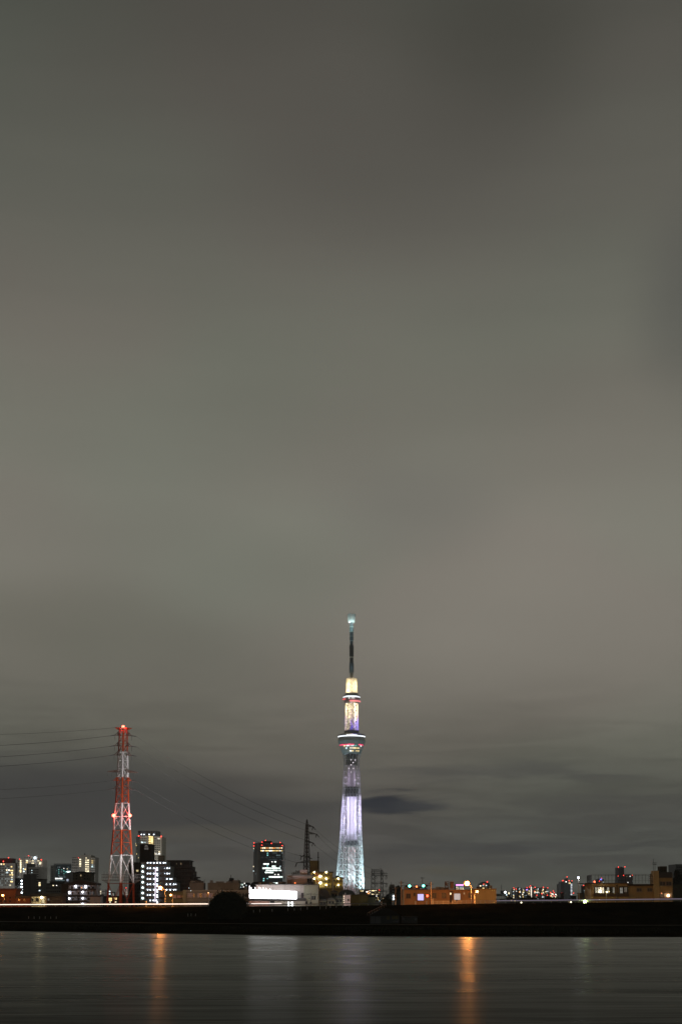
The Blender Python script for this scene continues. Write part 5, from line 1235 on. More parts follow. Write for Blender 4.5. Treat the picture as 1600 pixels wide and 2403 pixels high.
fr.box(X(1046, YR), X(1051, YR), YR + 4, YR + 5, Z(2078, YR), Z(2071, YR)).build('roof_frame', wall((.12, .08, .06), .8), b.root)
b.mass(1056.5, 1064.5, 2070, wall((.28, .14, .07), .8), 4, 2.4, 2086.5, 'roof_tank'); b.slab(1056, 1065, 2072, 2073, DSTEEL, 'tank_band', 4, .1)
b.mass(1042, 1053, 2084.5, wall((.1, .07, .05), .8), 3.5, 1.5, 2088, 'roof_plinth')
av = MB().tube(P(991, 2088, YR + 2), P(991, 2059.5, YR + 2), .12).tube(P(987.5, 2061.5, YR + 2), P(996.5, 2061.5, YR + 2), .10)
for u in (988, 989.5, 991, 993, 995): av.tube((P(u, 2061.5, YR + 2).x, YR + 1.2, Z(2061.5, YR + 2)), (P(u, 2061.5, YR + 2).x, YR + 2.8, Z(2061.5, YR + 2)), .07)
av.tube(P(988.2, 2064, YR + 2), P(988.2, 2059, YR + 2), .08); av.build('tv_antenna', DSTEEL, b.root)
b.roofunits(952, 985, 2088.2, 4, 3, 1); b.roofunits(1015, 1040, 2088.2, 3, 4, 2); b.roofunits(1120, 1160, 2086.2, 3, 3, 3)
# poles and traffic signals
OP = wall((.30, .22, .17), .8)
t1 = upole('left brown utility pole at the left end of the orange building', 941.3, 2067.5, 2127, 512, .20, ((.4, .8), (5.0, .0)), OP)
t2 = upole('right orange-lit utility pole with a signal arm before the orange building', 1010.7, 2070, 2126, 505, .22, ((.4, .9),), OP)
t3 = upole('short dark utility pole right of the narrow grey block', 928, 2080, 2127, 520, .16, ((.3, .9),))
def signal(label, pole, up_, v, u, Y, lens_u, c, vertical=False):
    t = thing('traffic_signal', label, 'traffic signal', tuple(P(u, v, Y)), 'traffic signals'); p = P(u, v, Y); a = P(up_, v - .5, Y)
    MB().tube(a, (p.x, p.y + .3, p.z + .2), .09, n=6).build('arm', DSTEEL, t)
    W, H = (1.0, .33) if not vertical else (.33, 1.0)
    MB().box(p.x - W, p.x + W, Y - .15, Y + .2, p.z - H, p.z + H).build('housing', DSTEEL, t)
    for k in (-1, 0, 1):
        cx = p.x + (k * .64 if not vertical else 0); cz = p.z + (k * .64 if vertical else 0)
        on = (k == lens_u)
        l = MB(); r = .42 if on else .24
        l.quad_prism([(cx + r * math.cos(2 * math.pi * i / 12), Y - .33, cz + r * math.sin(2 * math.pi * i / 12)) for i in range(12)], [(cx + r * math.cos(2 * math.pi * i / 12), Y - .153, cz + r * math.sin(2 * math.pi * i / 12)) for i in range(12)])
        l.build('lens', lit(c, 9, False, 0) if on else BLACK, t)
    return t
signal('traffic signal showing green beside the left utility pole', t1, 941.3, 2080.4, 956.5, 511, 1, (.12, 1, .72))
signal('traffic signal showing green left of the right utility pole', t2, 1010.7, 2079.8, 997.5, 504, -1, (.12, 1, .72))
signal('traffic signal showing red left of the right utility pole, below roof height', t2, 1010.7, 2103.3, 1002.5, 503, 0, (1, .05, .02))
signal('small red signal standing above the orange roof between the two green ones', None, 977.5, 2088, 977.5, 546, 9, (1, .1, .03)) if False else None
t = thing('warning_light', 'small red light on a short mast above the roof between the green signals', 'light', tuple(P(977.5, 2088, YR + 3)))
MB().tube(P(977.5, 2088, YR + 3), P(977.5, 2083.5, YR + 3), .08).build('mast', DSTEEL, t); MB().ball(tuple(P(977.5, 2081.8, YR + 3)), .28, 8, 5).build('lamp', lit((1, .13, .03), 10, False, 0), t)
wire(P(941.3, 2070, 512), P(1010.7, 2073.5, 505), .8, 'thin cable sagging between the two brown poles at the orange building', .05, 10)
wire(P(729.3, 2099, 535), P(941.3, 2082, 512), 1.5, 'thin cable from the dark pole at the factory to the left brown pole', .045, 14)
wire(P(729.3, 2099, 535), P(560, 2112, 535), .8, 'thin cable running left from the dark pole before the factory', .045, 12)
# far things behind the orange building
b = Bld('office_tower', 'distant tower with a violet lit strip behind the brightest street lamp', 1080, 2200, 'office tower')
b.mass(1069, 1090, 2077.5, wall((.10, .10, .11), .8), 0, 25); b.win(1078.5, 2078, 17, 3.0, lit((.75, .22, 1), 3.5, False, 0), 'violet_sign')
b.wins((1071.5, 1075, 1079, 1083, 1087), (2083, 2087, 2091), 2, 2, YELW, .6, COOL)
b = Bld('domed_office', 'distant dark building with a rounded top and red lamps right of the brightest lamp', 1137, 2000, 'office building')
xc = X(1138, 2000); w = M(14, 2000)
MB().xprism([(xc - w, G0 - .5), (xc + w, G0 - .5), (xc + w, Z(2084, 2000)), (xc + w * .75, Z(2074, 2000)), (xc + w * .3, Z(2070.5, 2000)), (xc - w * .3, Z(2070.5, 2000)), (xc - w * .85, Z(2074.5, 2000)), (xc - w, Z(2080, 2000))], 2000, 2025).build('wall', wall((.07, .09, .13), .5), b.root)
b.obst(1143, 2070.5, 2.0); b.obst(1134.5, 2076, 1.4); b.wins((1127,), (2080,), 3, 3, YELW); b.wins((1133, 1137, 1141), (2079, 2083), 2.4, 2, DIMY, .7, COOL); b.win(1134, 2086, 4, 3, YEL); b.win(1149, 2086.5, 4, 2.6, YEL); b.win(1137, 2076, 8, 1.2, DIMY)
b = Bld('domed_hall', 'distant low bluish rounded roof behind the left part of the orange building', 990, 1600, 'hall')
xc = X(990, 1600); w = M(14, 1600)
MB().xprism([(xc - w, G0 - .5), (xc + w, G0 - .5), (xc + w, Z(2088, 1600)), (xc + w * .6, Z(2082.5, 1600)), (xc - w * .8, Z(2080.5, 1600)), (xc - w, Z(2081.5, 1600))], 1600, 1620).build('wall', wall((.10, .13, .17), .6), b.root); b.win(990, 2086, 10, 1, DIMC)
# ------------------------------------------------------------------ right of the orange building
b = Bld('roof_plant_building', 'pale building with pipes and a thin mast just right of the orange building', 1177, 620, 'building')
b.mass(1165.5, 1189, 2110, wall((.16, .17, .17), .8), 0, 9); b.mass(1164, 1187, 2098.5, wall((.05, .055, .05), .9), 1, 7, 2104, 'roof_deck'); b.mass(1176, 1184, 2091, BLACK, 2, 3, 2098.4, 'roof_block')
for u in (1167, 1171, 1175, 1179, 1183): b.slab(u, u + .7, 2104, 2110, wall((.07, .07, .07), .9), 'pipe', 1.5, .3)
MB().tube(P(1176.5, 2098, 623), P(1176.5, 2077, 623), .13).build('mast', BLACK, b.root); b.ball(1185.3, 2094.8, 2.2, lit((.85, .95, 1), 14, False, 0), 'lamp')
b.slab(1165.5, 1172, 2110.5, 2119, wall((.40, .45, .47), .8), 'white_panel', 0, .1); b.slab(1184, 1187.5, 2104, 2119, wall((.36, .4, .42), .8), 'white_panel', 0, .1)
b = Bld('house', 'dark round-shouldered house with a yellow window right of the pale pipe building', 1192, 700, 'house')
b.mass(1187.5, 1198, 2096, wall((.07, .08, .10), .8), 0, 8); b.win(1194, 2097.5, 3, 3.6, YELW); b.win(1188.5, 2101, 2, 3.4, COOL); b.win(1190.5, 2105, 1.6, 2, DIMY)
t = thing('utility_pole', 'thick dark pole standing before the distant skyscrapers', 'utility pole', (X(1215.5, 560), 560, G0), 'utility poles'); MB().tube((X(1215.5, 560), 560, G0), (X(1215.5, 560), 560, Z(2083.5, 560)), .3, .26, 8).build('pole', BLACK, t); MB().box(X(1214, 560), X(1217, 560), 559.8, 560.2, Z(2085.6, 560), Z(2083, 560)).build('transformer', BLACK, t)
def far(label, u0, u1, vt, Y=3800, wins=(), reds=(), m=None, nrand=0, extra=None, dep=30):
    b = Bld('skyscraper', label, (u0 + u1) / 2, Y, 'skyscraper', 'distant skyscrapers on the right')
    b.mass(u0, u1, vt, m or wall((.16, .16, .19), .8), 0, dep); b.mass(u0 + (u1 - u0) * .25, u1 - (u1 - u0) * .3, vt - 1.4, m or wall((.10, .10, .12), .8), 4, 14, vt - .02, 'roof_block')
    for (u, v, c) in wins: b.win(u, v, 2.2, 2.4, c, thick=1)
    us = [u0 + 1.6 + 2.6 * i for i in range(int((u1 - u0 - 1.5) / 2.6) + 1)]
    k = 0
    for j in range(int((2116 - vt) / 3.6)):
        for u in us:
            if R.random() < nrand: b.win(u, vt + 3.5 + 3.6 * j, R.choice((1.2, 1.8)), 1.7, R.choice([YEL, YELW, DIMY, DIMC, DIMY, WHT, COOL, DIMC]), thick=1)
    for (u, v) in reds: b.obst(u, v, 1.5)
    return b
far('leftmost distant tower with a single red lamp and yellow windows below it', 1203, 1209, 2086.5, 3800, ((1206, 2089, YELW), (1206, 2093, DIMY), (1205, 2103.5, YEL), (1205, 2107.5, YELW)), ((1205.3, 2085),), nrand=.25)
far('distant tower just left of the thick dark pole', 1209.5, 1216, 2089, 3700, (), ((1210.8, 2087.3),), nrand=.3)
far('pale-windowed distant tower right of the thick dark pole', 1216.5, 1224, 2084.5, 3600, ((1219, 2086, COOL), (1220, 2093, YELW), (1218.5, 2094.5, ORG), (1219, 2104, YEL)), (), nrand=.45)
far('distant block with warm windows left of the blue-signed tower', 1224.5, 1232, 2088.5, 4000, ((1228, 2089.5, YELW), (1227, 2095, YEL), (1226, 2100.5, YELW), (1227, 2106, YEL), (1223.5, 2110, DIMY)), (), nrand=.45)
b = far('distant tower with a small violet blue sign and two red lamps', 1232.5, 1243.5, 2084.8, 4100, ((1242, 2092, YELW), (1241, 2097.5, YEL), (1234, 2091, DIMY)), ((1236.3, 2083.7), (1241.5, 2083)), nrand=.3)
b.win(1236, 2089, 4, 2.2, lit((.35, .2, 1), 3.5), 'blue_sign', 1)
b = far('distant tower edged by two tall white vertical light bars', 1244, 1253, 2080.6, 4200, (), ((1244.5, 2079.8),), nrand=.2)
b.slab(1245.3, 1247.3, 2082, 2109, lit((1, .88, .72), 1.6, False, 0), 'light_bar', 0, 1); b.slab(1250.2, 1251.6, 2084.5, 2096, lit((1, .88, .72), 1.3, False, 0), 'light_bar', 0, 1)
b = far('broad distant block with a long white lit floor and red lamps', 1253.5, 1268, 2085, 3900, ((1255, 2093.5, YEL), (1254.5, 2096, YELW), (1265.5, 2096.5, YELW), (1262, 2087.5, COOL), (1267.5, 2103.5, COOL), (1268, 2103, WHT)), ((1255.2, 2083.4), (1253.8, 2092.7), (1259.3, 2102)), nrand=.3)
b.slab(1253.6, 1266.5, 2094.3, 2095.7, lit((.9, .9, .85), 1.3, False, 0), 'lit_floor', 0, 1)
far('distant tower with a cluster of yellow windows and one red lamp', 1268.5, 1277.5, 2084.5, 3700, ((1274, 2088.5, YELW), (1273, 2091.5, YEL), (1274.5, 2096, YELW), (1271, 2096.5, YEL), (1277, 2099, DIMY)), ((1274.8, 2083.3), (1271.2, 2098.5)), nrand=.4)
far('rightmost tower of the distant left cluster with a red lamp on top', 1278, 1286.5, 2086, 3900, ((1283, 2089, DIMC), (1280, 2094, YEL), (1283, 2097, DIMY)), ((1284.8, 2084.7), (1284, 2101.8)), nrand=.35)
far('low distant block with four red lamps between the tower clusters', 1289.5, 1300, 2096.5, 3500, ((1293, 2098.5, YELW), (1296, 2099, WHT), (1294, 2102.5, YEL), (1298, 2100, YELW), (1295, 2106, YEL)), ((1291.7, 2095.6), (1300, 2095.6), (1297.8, 2092), (1292, 2103), (1299.8, 2103.3)), nrand=.5)
far('low distant block with one red lamp left of the glass tower', 1300.5, 1311, 2097.5, 3500, ((1303.5, 2100, WHT), (1307, 2103, YELW), (1303, 2106, YELW), (1308, 2106, YEL)), ((1310, 2095.8),), nrand=.5)
far('slim distant tower left of the glass tower, red lamp on top', 1311, 1315.5, 2075.8, 3300, (), ((1312.5, 2074.3),), wall((.14, .15, .17), .6), .05)
b = far('distant curved glass tower with bright crown and a ladder of white windows', 1316, 1343.5, 2069.8, 3000, ((1328, 2070.5, WHT), (1329, 2073, WHT), (1327.5, 2073, YELW), (1334, 2073.5, YELW), (1337, 2073.5, YEL)), ((1319, 2067.8), (1321.5, 2067.3), (1335, 2067.8), (1342, 2067.8), (1345.5, 2096.8), (1317.8, 2096.8), (1331, 2096.8)), wall((.13, .16, .20), .35), 0)
b.mass(1327, 1333, 2062.5, wall((.08, .09, .1), .7), 6, 14, 2068.3, 'roof_block'); b.obst(1330.3, 2058.8, 1.5); MB().tube(P(1330.3, 2062.6, 3004), P(1330.3, 2060, 3004), .6).build('mast', DSTEEL, b.root)
for i in range(10): b.win(1340.6, 2076 + 3.5 * i, 3.6, 1.8, lit((.9, .95, 1), 1.1), thick=1)
b.mass(1324, 1334.5, 2071.5, wall((.20, .24, .29), .3), -3, 2.6, None, 'glass_bay')
far('slim dark tower with a red lamp beside the cage-roofed building', 1366.5, 1371, 2080.5, 1800, (), ((1369, 2078.8),), BLACK, .1, dep=10)
for (u0, u1, vt, lab) in ((1238.5, 1246, 2103, 'small dark block before the white light bars'), (1246.5, 1266, 2106.5, 'dark flat house with pale end wall before the distant towers'), (1283, 1310, 2107, 'long dark low house below the two low distant blocks'), (1320, 1322, 2096, 'thin dark chimney-like block before the glass tower'), (1344, 1352, 2103, 'small brown block left of the white street lamp'), (1361, 1367, 2096.5, 'small tan house with a pointed wall right of the white street lamp')):
    b = Bld('low_house', lab, (u0 + u1) / 2, 640, 'house'); b.mass(u0, u1, vt, wall((.035, .035, .035), .9) if u0 < 1360 else wall((.16, .12, .06), .9), 0, 7, roof=ROOFD, rh=.25)
    if u1 - u0 > 12: b.win(u0 + 6, vt + 5, 3, 2.4, GLASS); b.win(u1 - 4, vt + 4, 4, 2.6, DIMC)
    else: b.win((u0 + u1) / 2, vt + 5, 1.2, 1.6, GLASS)
    if u0 == 1246.5: b.slab(1266, 1277, 2108, 2116, wall((.30, .36, .36), .8), 'pale_wall', 3, .2)

# ------------------------------------------------------------------ cage-roofed building at the right
YD = 560
b = Bld('cage_roof_building', 'yellow-brown building with a mesh cage on its roof and a stair tower', 1475, YD, 'building')
TB = wall((.24, .17, .08), .85, .18, .25, name='brown_render'); TB2 = wall((.33, .25, .13), .85, .15, .25, name='tan_wall')
b.poly([(1373.5, 7), (1387, 0), (1387, 16), (1373.5, 16)], 2074.5, TB2, None, 'side_wall'); b.mass(1387.2, 1475, 2074.5, TB, 0, 16); b.mass(1475.2, 1541, 2080, TB, .5, 14)
b.mass(1372.5, 1475, 2073, ROOFD, -.8, 18, 2074.4, 'roof'); b.mass(1473, 1541, 2075.5, wall((.03, .02, .015), .9), -.6, 15, 2079.9, 'roof')
b.mass(1541.2, 1578.5, 2050, TB, -1, 12, None, 'stair_tower'); b.mass(1535, 1547, 2044.3, TB2, -1.6, 5, None, 'stair_pier'); b.mass(1548, 1577.5, 2047.5, ROOFD, -1.4, 12.6, 2061, 'mansard_roof')
b.mass(1549.5, 1566, 2034, wall((.035, .03, .02), .9), 2, 4, 2047.4, 'water_tank')
for u in (1550, 1554, 1558, 1562, 1565.5): b.slab(u, u + .5, 2033, 2047, wall((.10, .09, .06), .8), 'tank_rib', 2, .15)
b.mass(1543, 1548, 2044, BLACK, 3, 2, 2050, 'roof_block')
cg = MB(); Yc = YD + 1
for i in range(19):
    u = 1388 + 7.9 * i; cg.tube(P(u, 2073.5, Yc), P(u, 2053.5, Yc), .07)
for v in (2053.6, 2056, 2068): cg.tube(P(1388, v, Yc), P(1530, v - .3, Yc), .06)
cg.tube(P(1388, 2053.6, Yc), P(1377, 2056, Yc + 9), .06); cg.tube(P(1388, 2068, Yc), P(1377, 2068.5, Yc + 9), .06)
for i in range(6): cg.tube(P(1377, 2073, Yc + 9).lerp(P(1388, 2073, Yc), i / 5), P(1377, 2056, Yc + 9).lerp(P(1388, 2053.6, Yc), i / 5), .06)
for i in range(15): a, c = P(1377, 2057 + i * 1.15, Yc + 9), P(1388, 2054.6 + i * 1.3, Yc); cg.tube(a, c, .11)
for v in (2058, 2063, 2068): cg.tube(P(1522, v, Yc), P(1530, v, Yc), .08)
cg.build('mesh_cage', DSTEEL, b.root)
an = MB().tube(P(1532.5, 2044, YD), P(1532.5, 2016.5, YD), .09).tube(P(1536.5, 2044, YD), P(1536.5, 2026, YD), .09)
for v, ua, ub in ((2025.3, 1531, 1541.5), (2028.6, 1529, 1541), (2029.8, 1533, 1540)): an.tube(P(ua, v, YD), P(ub, v, YD), .08)
an.build('tv_antenna', BLACK, b.root)
b.plane(0)
b.slab(1394, 1444, 2081.5, 2098, wall((.03, .025, .02), .6), 'window_band', 0, .06)
b.plane(-.07)
for i, (u, m) in enumerate(((1398.5, lit((.6, .6, .5), .3)), (1404, lit((.9, .8, .6), .25)), (1409, YELW), (1414.5, lit((1, .85, .6), .7)), (1420, GLASS), (1426.5, lit((.7, .75, .7), .3)), (1432.5, GLASS), (1439.5, lit((.6, .65, .6), .15)))): b.framed(u, 2090, 4.4, 13, m, wall((.08, .07, .05), .7), 1, 2)
b.ball(1408.3, 2092.3, 2.4, lit((1, .95, .7), 20, False, 0), 'shop_lamp', -1); b.ball(1423.8, 2094, 1.5, lit((1, .85, .35), 8, False, 0), 'shop_lamp', -1); b.ball(1429, 2093, 1.2, YEL, 'shop_lamp', -1)
b.plane(0); b.slab(1452, 1474, 2081, 2098, wall((.03, .025, .02), .6), 'window_band', 0, .06); b.plane(-.07); b.framed(1457.5, 2090.5, 6, 13, lit((.6, .65, .62), .35), wall((.08, .07, .05), .7), 2, 2); b.framed(1467.5, 2089, 6, 11, lit((.5, .52, .5), .08), wall((.08, .07, .05), .7), 2, 1)
b.plane(.5); b.framed(1499.5, 2089.5, 11, 7, DKW, FRM, 2); b.framed(1524, 2089, 10.5, 7, DKW, FRM, 2)
b.slab(1392, 1475, 2099, 2105, wall((.05, .035, .025), .8), 'eaves', 0, 1.0); b.slab(1396, 1490, 2107, 2108.6, wall((.30, .25, .08), .8), 'yellow_rail', 0, .5)
b.slab(1375, 1378.5, 2083, 2105, wall((.12, .08, .04), .8), 'side_door', 2, .3); b.slab(1448, 1450, 2076, 2112, wall((.07, .05, .03), .8), 'downpipe', 0, .25)
b.plane(-1); b.framed(1554.5, 2074.5, 12.5, 8.5, DKW, FRM, 2); b.framed(1569, 2074.5, 12, 8.5, DKW, FRM, 2); b.framed(1562, 2101.5, 27, 10, lit((.2, .03, .015), .05), FRM, 3)
b.ball(1567.8, 2102.6, 2.5, lit((1, .55, .25), 20, False, 0), 'porch_lamp', -1.6); b.ball(1552, 2097.2, 1.2, lit((1, .3, .1), 1.5, False, 0), 'porch_lamp', -1.6); b.ball(1394.8, 2070.3, 1.9, lit((1, .08, .03), 9, False, 0), 'roof_lamp', 0)
light('added_wall_light', b.root, (X(1440, YD), YD - 24, 7), 800, (1, .62, .22), .4)  # unseen lamps with posts, added behind the crest to warm the walls
light('added_wall_light', b.root, (X(1545, YD), YD - 24, 7), 800, (1, .60, .20), .4)
light('added_wall_light', b.root, (X(1360, YD), YD - 16, 6.5), 1100, (1, .68, .30), .4)
for (u, dy) in ((1440, 24), (1545, 24), (1360, 16)): MB().box(X(u, YD) - .4, X(u, YD) + .4, YD - dy - .9, YD - dy - .5, G0 - .4, 6.4).build('added_wall_light_post', DSTEEL, b.root)
t = thing('yard_lamp', 'slim unlit lamp mast before the cage-roofed building, at its shop windows', 'lamp post', (X(1446.5, YD - 8), YD - 8, G0)); MB().tube((X(1446.5, YD - 8), YD - 8, G0), (X(1446.5, YD - 8), YD - 8, Z(2080, YD - 8)), .13, n=6).build('pole', BLACK, t); MB().box(X(1445, YD - 8), X(1448, YD - 8), YD - 8.4, YD - 7.6, Z(2080, YD - 8) + .003, Z(2078.5, YD - 8)).build('lamp_head', BLACK, t)
b = far('tall dark tower with two red lamps rising behind the roof cage', 1451, 1465.5, 2036.5, 1900, (), ((1450.7, 2035.7), (1466, 2035.2)), wall((.16, .15, .19), .7), 0, dep=20)
for u in (1453, 1455.5, 1458, 1460.5, 1463): b.slab(u, u + .8, 2038, 2090, wall((.09, .09, .11), .7), 'rib', 0, .4)
far('shorter dark tower behind the roof cage, right of the tall one', 1466.2, 1485.5, 2054, 1900, (), ((1483.2, 2055), (1462.8, 2055.3), (1450.5, 2056.8)), wall((.10, .10, .12), .7), .03, dep=20)
b = far('low distant tower with a small blue sign behind the left of the roof cage', 1403, 1417, 2064, 2400, ((1412, 2071, DIMY),), ((1411.5, 2061.5), (1406.3, 2068.3)), wall((.09, .09, .11), .7), .1, dep=20)
b.win(1410, 2064.8, 4.4, 2.6, lit((.15, .2, 1), 3), 'blue_sign', 1)
b = Bld('office_block', 'dark glass block cut by the right edge', 1595, 900, 'office block'); b.mass(1586.5, 1625, 2029, wall((.07, .08, .085), .5), 0, 20); b.wins((1590, 1594, 1598), [2036 + 6 * i for i in range(7)], 3, 2.4, GLASS)
b = Bld('low_building', 'low dark green-tinged building at the right edge', 1595, 575, 'building'); b.mass(1579, 1640, 2073.5, wall((.06, .065, .045), .9), 0, 12, roof=ROOFD); b.wins((1585, 1596), (2088,), 6, 5, wall((.05, .02, .02), .4))
cg = MB()
for i in range(5): cg.tube(P(1579 + 6 * i, 2073, 577), P(1579 + 6 * i, 2052, 577), .06)
for v in (2052.5, 2060, 2068): cg.tube(P(1578, v, 577), P(1606, v, 577), .05)
cg.build('roof_fence', DSTEEL, b.root)

# ------------------------------------------------------------------ band of houses behind the levee
R2 = random.Random(5)
def house(u, w, vt, Y, k):
    zone = 'between the stair block and the banded pylon' if u < 330 else ('near the long low grey building' if u < 620 else ('below the lit tower' if u < 950 else ('under the distant skyscrapers' if u < 1400 else 'at the right edge')))
    b = Bld('low_house', 'small dark %s-roofed house %s' % ('gable' if k % 2 else 'flat', zone), u, Y, 'house', 'small dark houses behind the levee')
    m = wall(R2.choice([(.05, .05, .05), (.08, .075, .065), (.06, .06, .07)]), .9)
    x0, x1 = X(u - w / 2, Y), X(u + w / 2, Y); z1 = Z(vt, Y)
    MB().box(x0, x1, Y, Y + 8, G0 - .5, z1).build('wall', m, b.root)
    if k % 2: MB().xprism([(x0 - .4, z1 + .003), (x1 + .4, z1 + .003), ((x0 + x1) / 2, z1 + 1.7)], Y - .4, Y + 8.4).build('roof', ROOFD, b.root)
    else: MB().box(x0 - .2, x1 + .2, Y - .2, Y + 8.2, z1 + .003, z1 + .3).build('roof', ROOFD, b.root)
    for j in range(2): b.win(u + (-.25 + .5 * j) * w, vt + 3.5, w * .2, 2.6, R2.choice([GLASS, GLASS, GLASS, DIMY, DIMC, YEL if Y > 800 else DIMY]))
for k, u in enumerate([150 + 17 * i for i in range(6)] + [236, 284, 306, 320, 422, 445, 575, 592] + [740 + 20 * i for i in range(4)] + [902, 914, 934] + [1196 + 15 * i for i in range(13)] + [1582, 1598]):
    house(u, R2.uniform(12, 19), (2112 if u > 1190 and u < 1380 else 2105) + R2.uniform(-2.5, 3), R2.uniform(660, 900), k)
# ------------------------------------------------------------------ shed on the flood plain
YS = 450
x0, x1 = X(869, YS), X(937, YS); gz = levee_z(X(900, YS), YS)
b = Bld('riverside_shed', 'long dark riverside shed with a low gable and faint pale panels', 905, YS, 'shed'); b.root.location.z = gz
zA = Z(2150, YS)
MB().box(x0, x1, YS, YS + 5, gz - .6, zA).build('wall', wall((.04, .045, .05), .9), b.root)
MB().xprism([(x0 - .4, zA + .003), (x1 + .4, zA + .003), (X(915, YS), Z(2134, YS)), (X(893, YS), Z(2134, YS))], YS - .5, YS + 5.4).build('roof', wall((.015, .013, .011), .9), b.root)
PN = wall((.08, .085, .095), .8); PY = wall((.085, .075, .035), .8)
for (u0, u1, v0, v1, m) in ((870, 880, 2152, 2168, PN), (881, 893, 2152, 2168, PN), (907, 914, 2149.5, 2159, PY), (919, 934, 2149.5, 2158, PY), (920, 935, 2162, 2164, PN)): b.slab(u0, u1, v0, v1, m, 'panel', 0, .06)
b = Bld('riverside_shed', 'small low hut right of the long riverside shed', 960, 452, 'shed'); gz = levee_z(X(960, 452), 452); b.root.location.z = gz
MB().box(X(943, 452), X(979, 452), 452, 455, gz - .6, Z(2153, 452)).build('wall', wall((.05, .05, .05), .9), b.root); MB().box(X(942, 452), X(980, 452), 451.6, 455.4, Z(2153, 452) + .003, Z(2151.5, 452)).build('roof', ROOFD, b.root)
b.slab(943, 949, 2154, 2160, PN, 'panel', 0, .06); b.slab(972, 978, 2154.5, 2161, PN, 'panel', 0, .06)

# ------------------------------------------------------------------ trees and bushes
LEAF = wall((.020, .026, .012), .9, .4, 1.2, name='dark_foliage'); BARK = wall((.03, .024, .018), .9)
def tree(name, label, cat, u, Y, lobes, base_z, n, leaf=.42, trunk_r=.3, twigs=0, group=None, rs=1):
    rr = random.Random(rs); x = X(u, Y)
    t = thing(name, label, cat, (x, Y, base_z), group)
    v, f = [], []
    tot = sum(l[3] * l[4] for l in lobes)
    for (lu, lv, dy, ru, rv) in lobes:
        c = P(lu, lv, Y + dy); rx, rz_ = M(ru, Y), M(rv, Y)
        for _ in range(int(n * ru * rv / tot)):
            d = Vector((rr.gauss(0, 1), rr.gauss(0, 1), rr.gauss(0, 1))).normalized() * (rr.random() ** .38) * rr.choice((1, 1, 1, 1.0, 1.13, 1.22, .94))
            p = Vector((c.x + d.x * rx, c.y + d.y * rx * .8, c.z + d.z * rz_))
            if p.z < base_z + .2: continue
            a = Vector((rr.gauss(0, 1), rr.gauss(0, 1), rr.gauss(0, 1))).normalized(); b_ = a.orthogonal().normalized(); s = leaf * rr.uniform(.6, 1.4)
            k = len(v); v += [tuple(p - a * s), tuple(p + b_ * s * .45), tuple(p + a * s), tuple(p - b_ * s * .45)]; f.append((k, k + 1, k + 2, k + 3))
    b = MB(); b.v, b.f = v, f; b.build('crown', LEAF, t)
    b = MB(); top = P(lobes[0][0], lobes[0][1], Y)
    b.tube((x, Y, base_z - .4), (x + (top.x - x) * .5, Y, (base_z + top.z) / 2), trunk_r, trunk_r * .7, 8); b.tube((x + (top.x - x) * .5, Y, (base_z + top.z) / 2), tuple(top), trunk_r * .7, trunk_r * .3, 8)
    for l in lobes: b.tube((x, Y, base_z + (top.z - base_z) * .35), tuple(P(l[0], l[1], Y + l[2])), trunk_r * .5, .05, 5)
    for _ in range(twigs):
        p0 = Vector(P(rr.uniform(560, 572), rr.uniform(2108, 2135), Y)); p1 = p0 + Vector((rr.uniform(1.0, 4.2), rr.uniform(-1, 1), rr.uniform(-.6, 2.6))); m_ = p0.lerp(p1, .5) + Vector((0, 0, rr.uniform(-.2, .4)))
        b.tube(p0, m_, .09, .06, 4); b.tube(m_, p1, .06, .025, 4)
        for _k in range(2): b.tube(m_, m_ + Vector((rr.uniform(.4, 1.6), rr.uniform(-.4, .4), rr.uniform(-.3, 1.1))), .04, .02, 3)
    b.build('trunk', BARK, t); return t
Yt = 482; gz = levee_z(X(533, Yt), Yt)
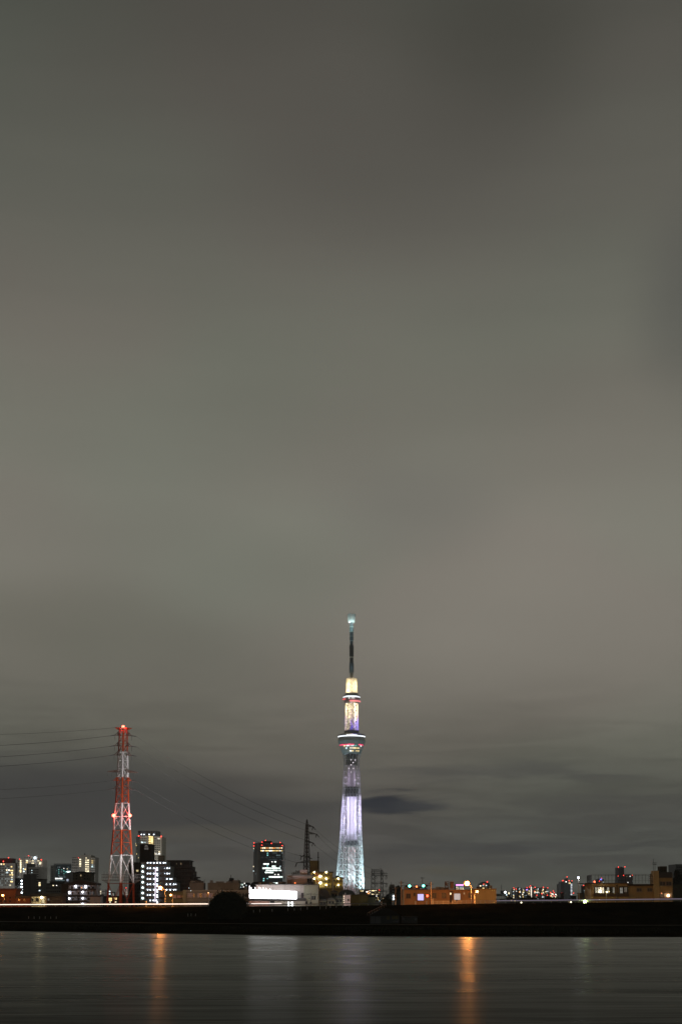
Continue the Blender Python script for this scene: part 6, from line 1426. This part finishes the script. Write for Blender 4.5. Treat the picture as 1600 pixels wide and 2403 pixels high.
tree('round_tree', 'big round black tree on the levee slope before the long low building', 'tree', 533, Yt,
     [(530, 2122, 0, 34, 30), (516, 2130, 0, 26, 26), (551, 2125, 0, 26, 28), (505, 2138, 1, 18, 24), (565, 2136, 0, 14, 22), (533, 2140, 0, 42, 26), (512, 2108, 0, 10, 10), (540, 2102, 0, 14, 9), (556, 2108, 0, 10, 10), (535, 2152, 0, 36, 20), (499, 2122, 0, 7, 8), (523, 2098, 0, 8, 6), (563, 2116, 0, 9, 8), (572, 2127, 0, 7, 9), (549, 2100, 0, 7, 6), (507, 2115, 0, 8, 6)], gz, 17000, .30, .4, 46, rs=3)
tree('bush', 'dark shrub behind the guardrail left of the orange building', 'bush', 905, 560, [(905, 2117, 0, 9, 7), (912, 2119, 0, 8, 6), (899, 2120, 0, 8, 5)], G0, 1500, .4, .15, rs=4)
tree('tree', 'dark tree rising beside the cluttered house left of the orange building', 'tree', 932, 640, [(934, 2086, 0, 5, 6), (929, 2091, 0, 4, 6), (938, 2090, 0, 5, 6)], G0, 1800, .4, .2, rs=5)
tree('tree', 'dark leafy tree before the glass block at the right edge', 'tree', 1588, 640, [(1588, 2052, 0, 6, 9), (1592, 2062, 0, 8, 10), (1586, 2068, 0, 7, 8)], G0, 2600, .45, .3, rs=6)
tree('bush', 'low dark shrubs below the distant towers', 'bush', 1232, 600, [(1228, 2113, 0, 9, 4), (1238, 2114, 0, 8, 4), (1246, 2114, 0, 7, 3.5)], G0, 900, .4, .12, rs=8)
tree('bush', 'dark shrub clump between the low distant blocks and the thin dark chimney', 'bush', 1300, 600, [(1296, 2112, 0, 11, 5), (1306, 2114, 0, 8, 4)], G0, 900, .4, .12, rs=9)
# row of faint reeds at the water's edge
rr = random.Random(2); v, f = [], []
for i in range(7000):
    x = rr.uniform(-135, 130); w = lerp_tab(WL, x); y = w + rr.uniform(1.5, 11); z = levee_z(x, y); h = rr.uniform(.25, .8) * (1.2 if math.sin(x * .13) + math.sin(x * .041) > .2 else .6)
    k = len(v); dx = rr.uniform(-.15, .15); v += [(x - .05, y, z - .1), (x + .05, y, z - .1), (x + dx, y + rr.uniform(-.1, .1), z + h)]; f.append((k, k + 1, k + 2))
b = MB(); b.v, b.f = v, f; o = b.build('grass', wall((.02, .022, .01), .95, .3, .5)); o['kind'] = 'stuff'; o['label'] = "ragged dark grass along the water's edge"; o['category'] = 'grass'
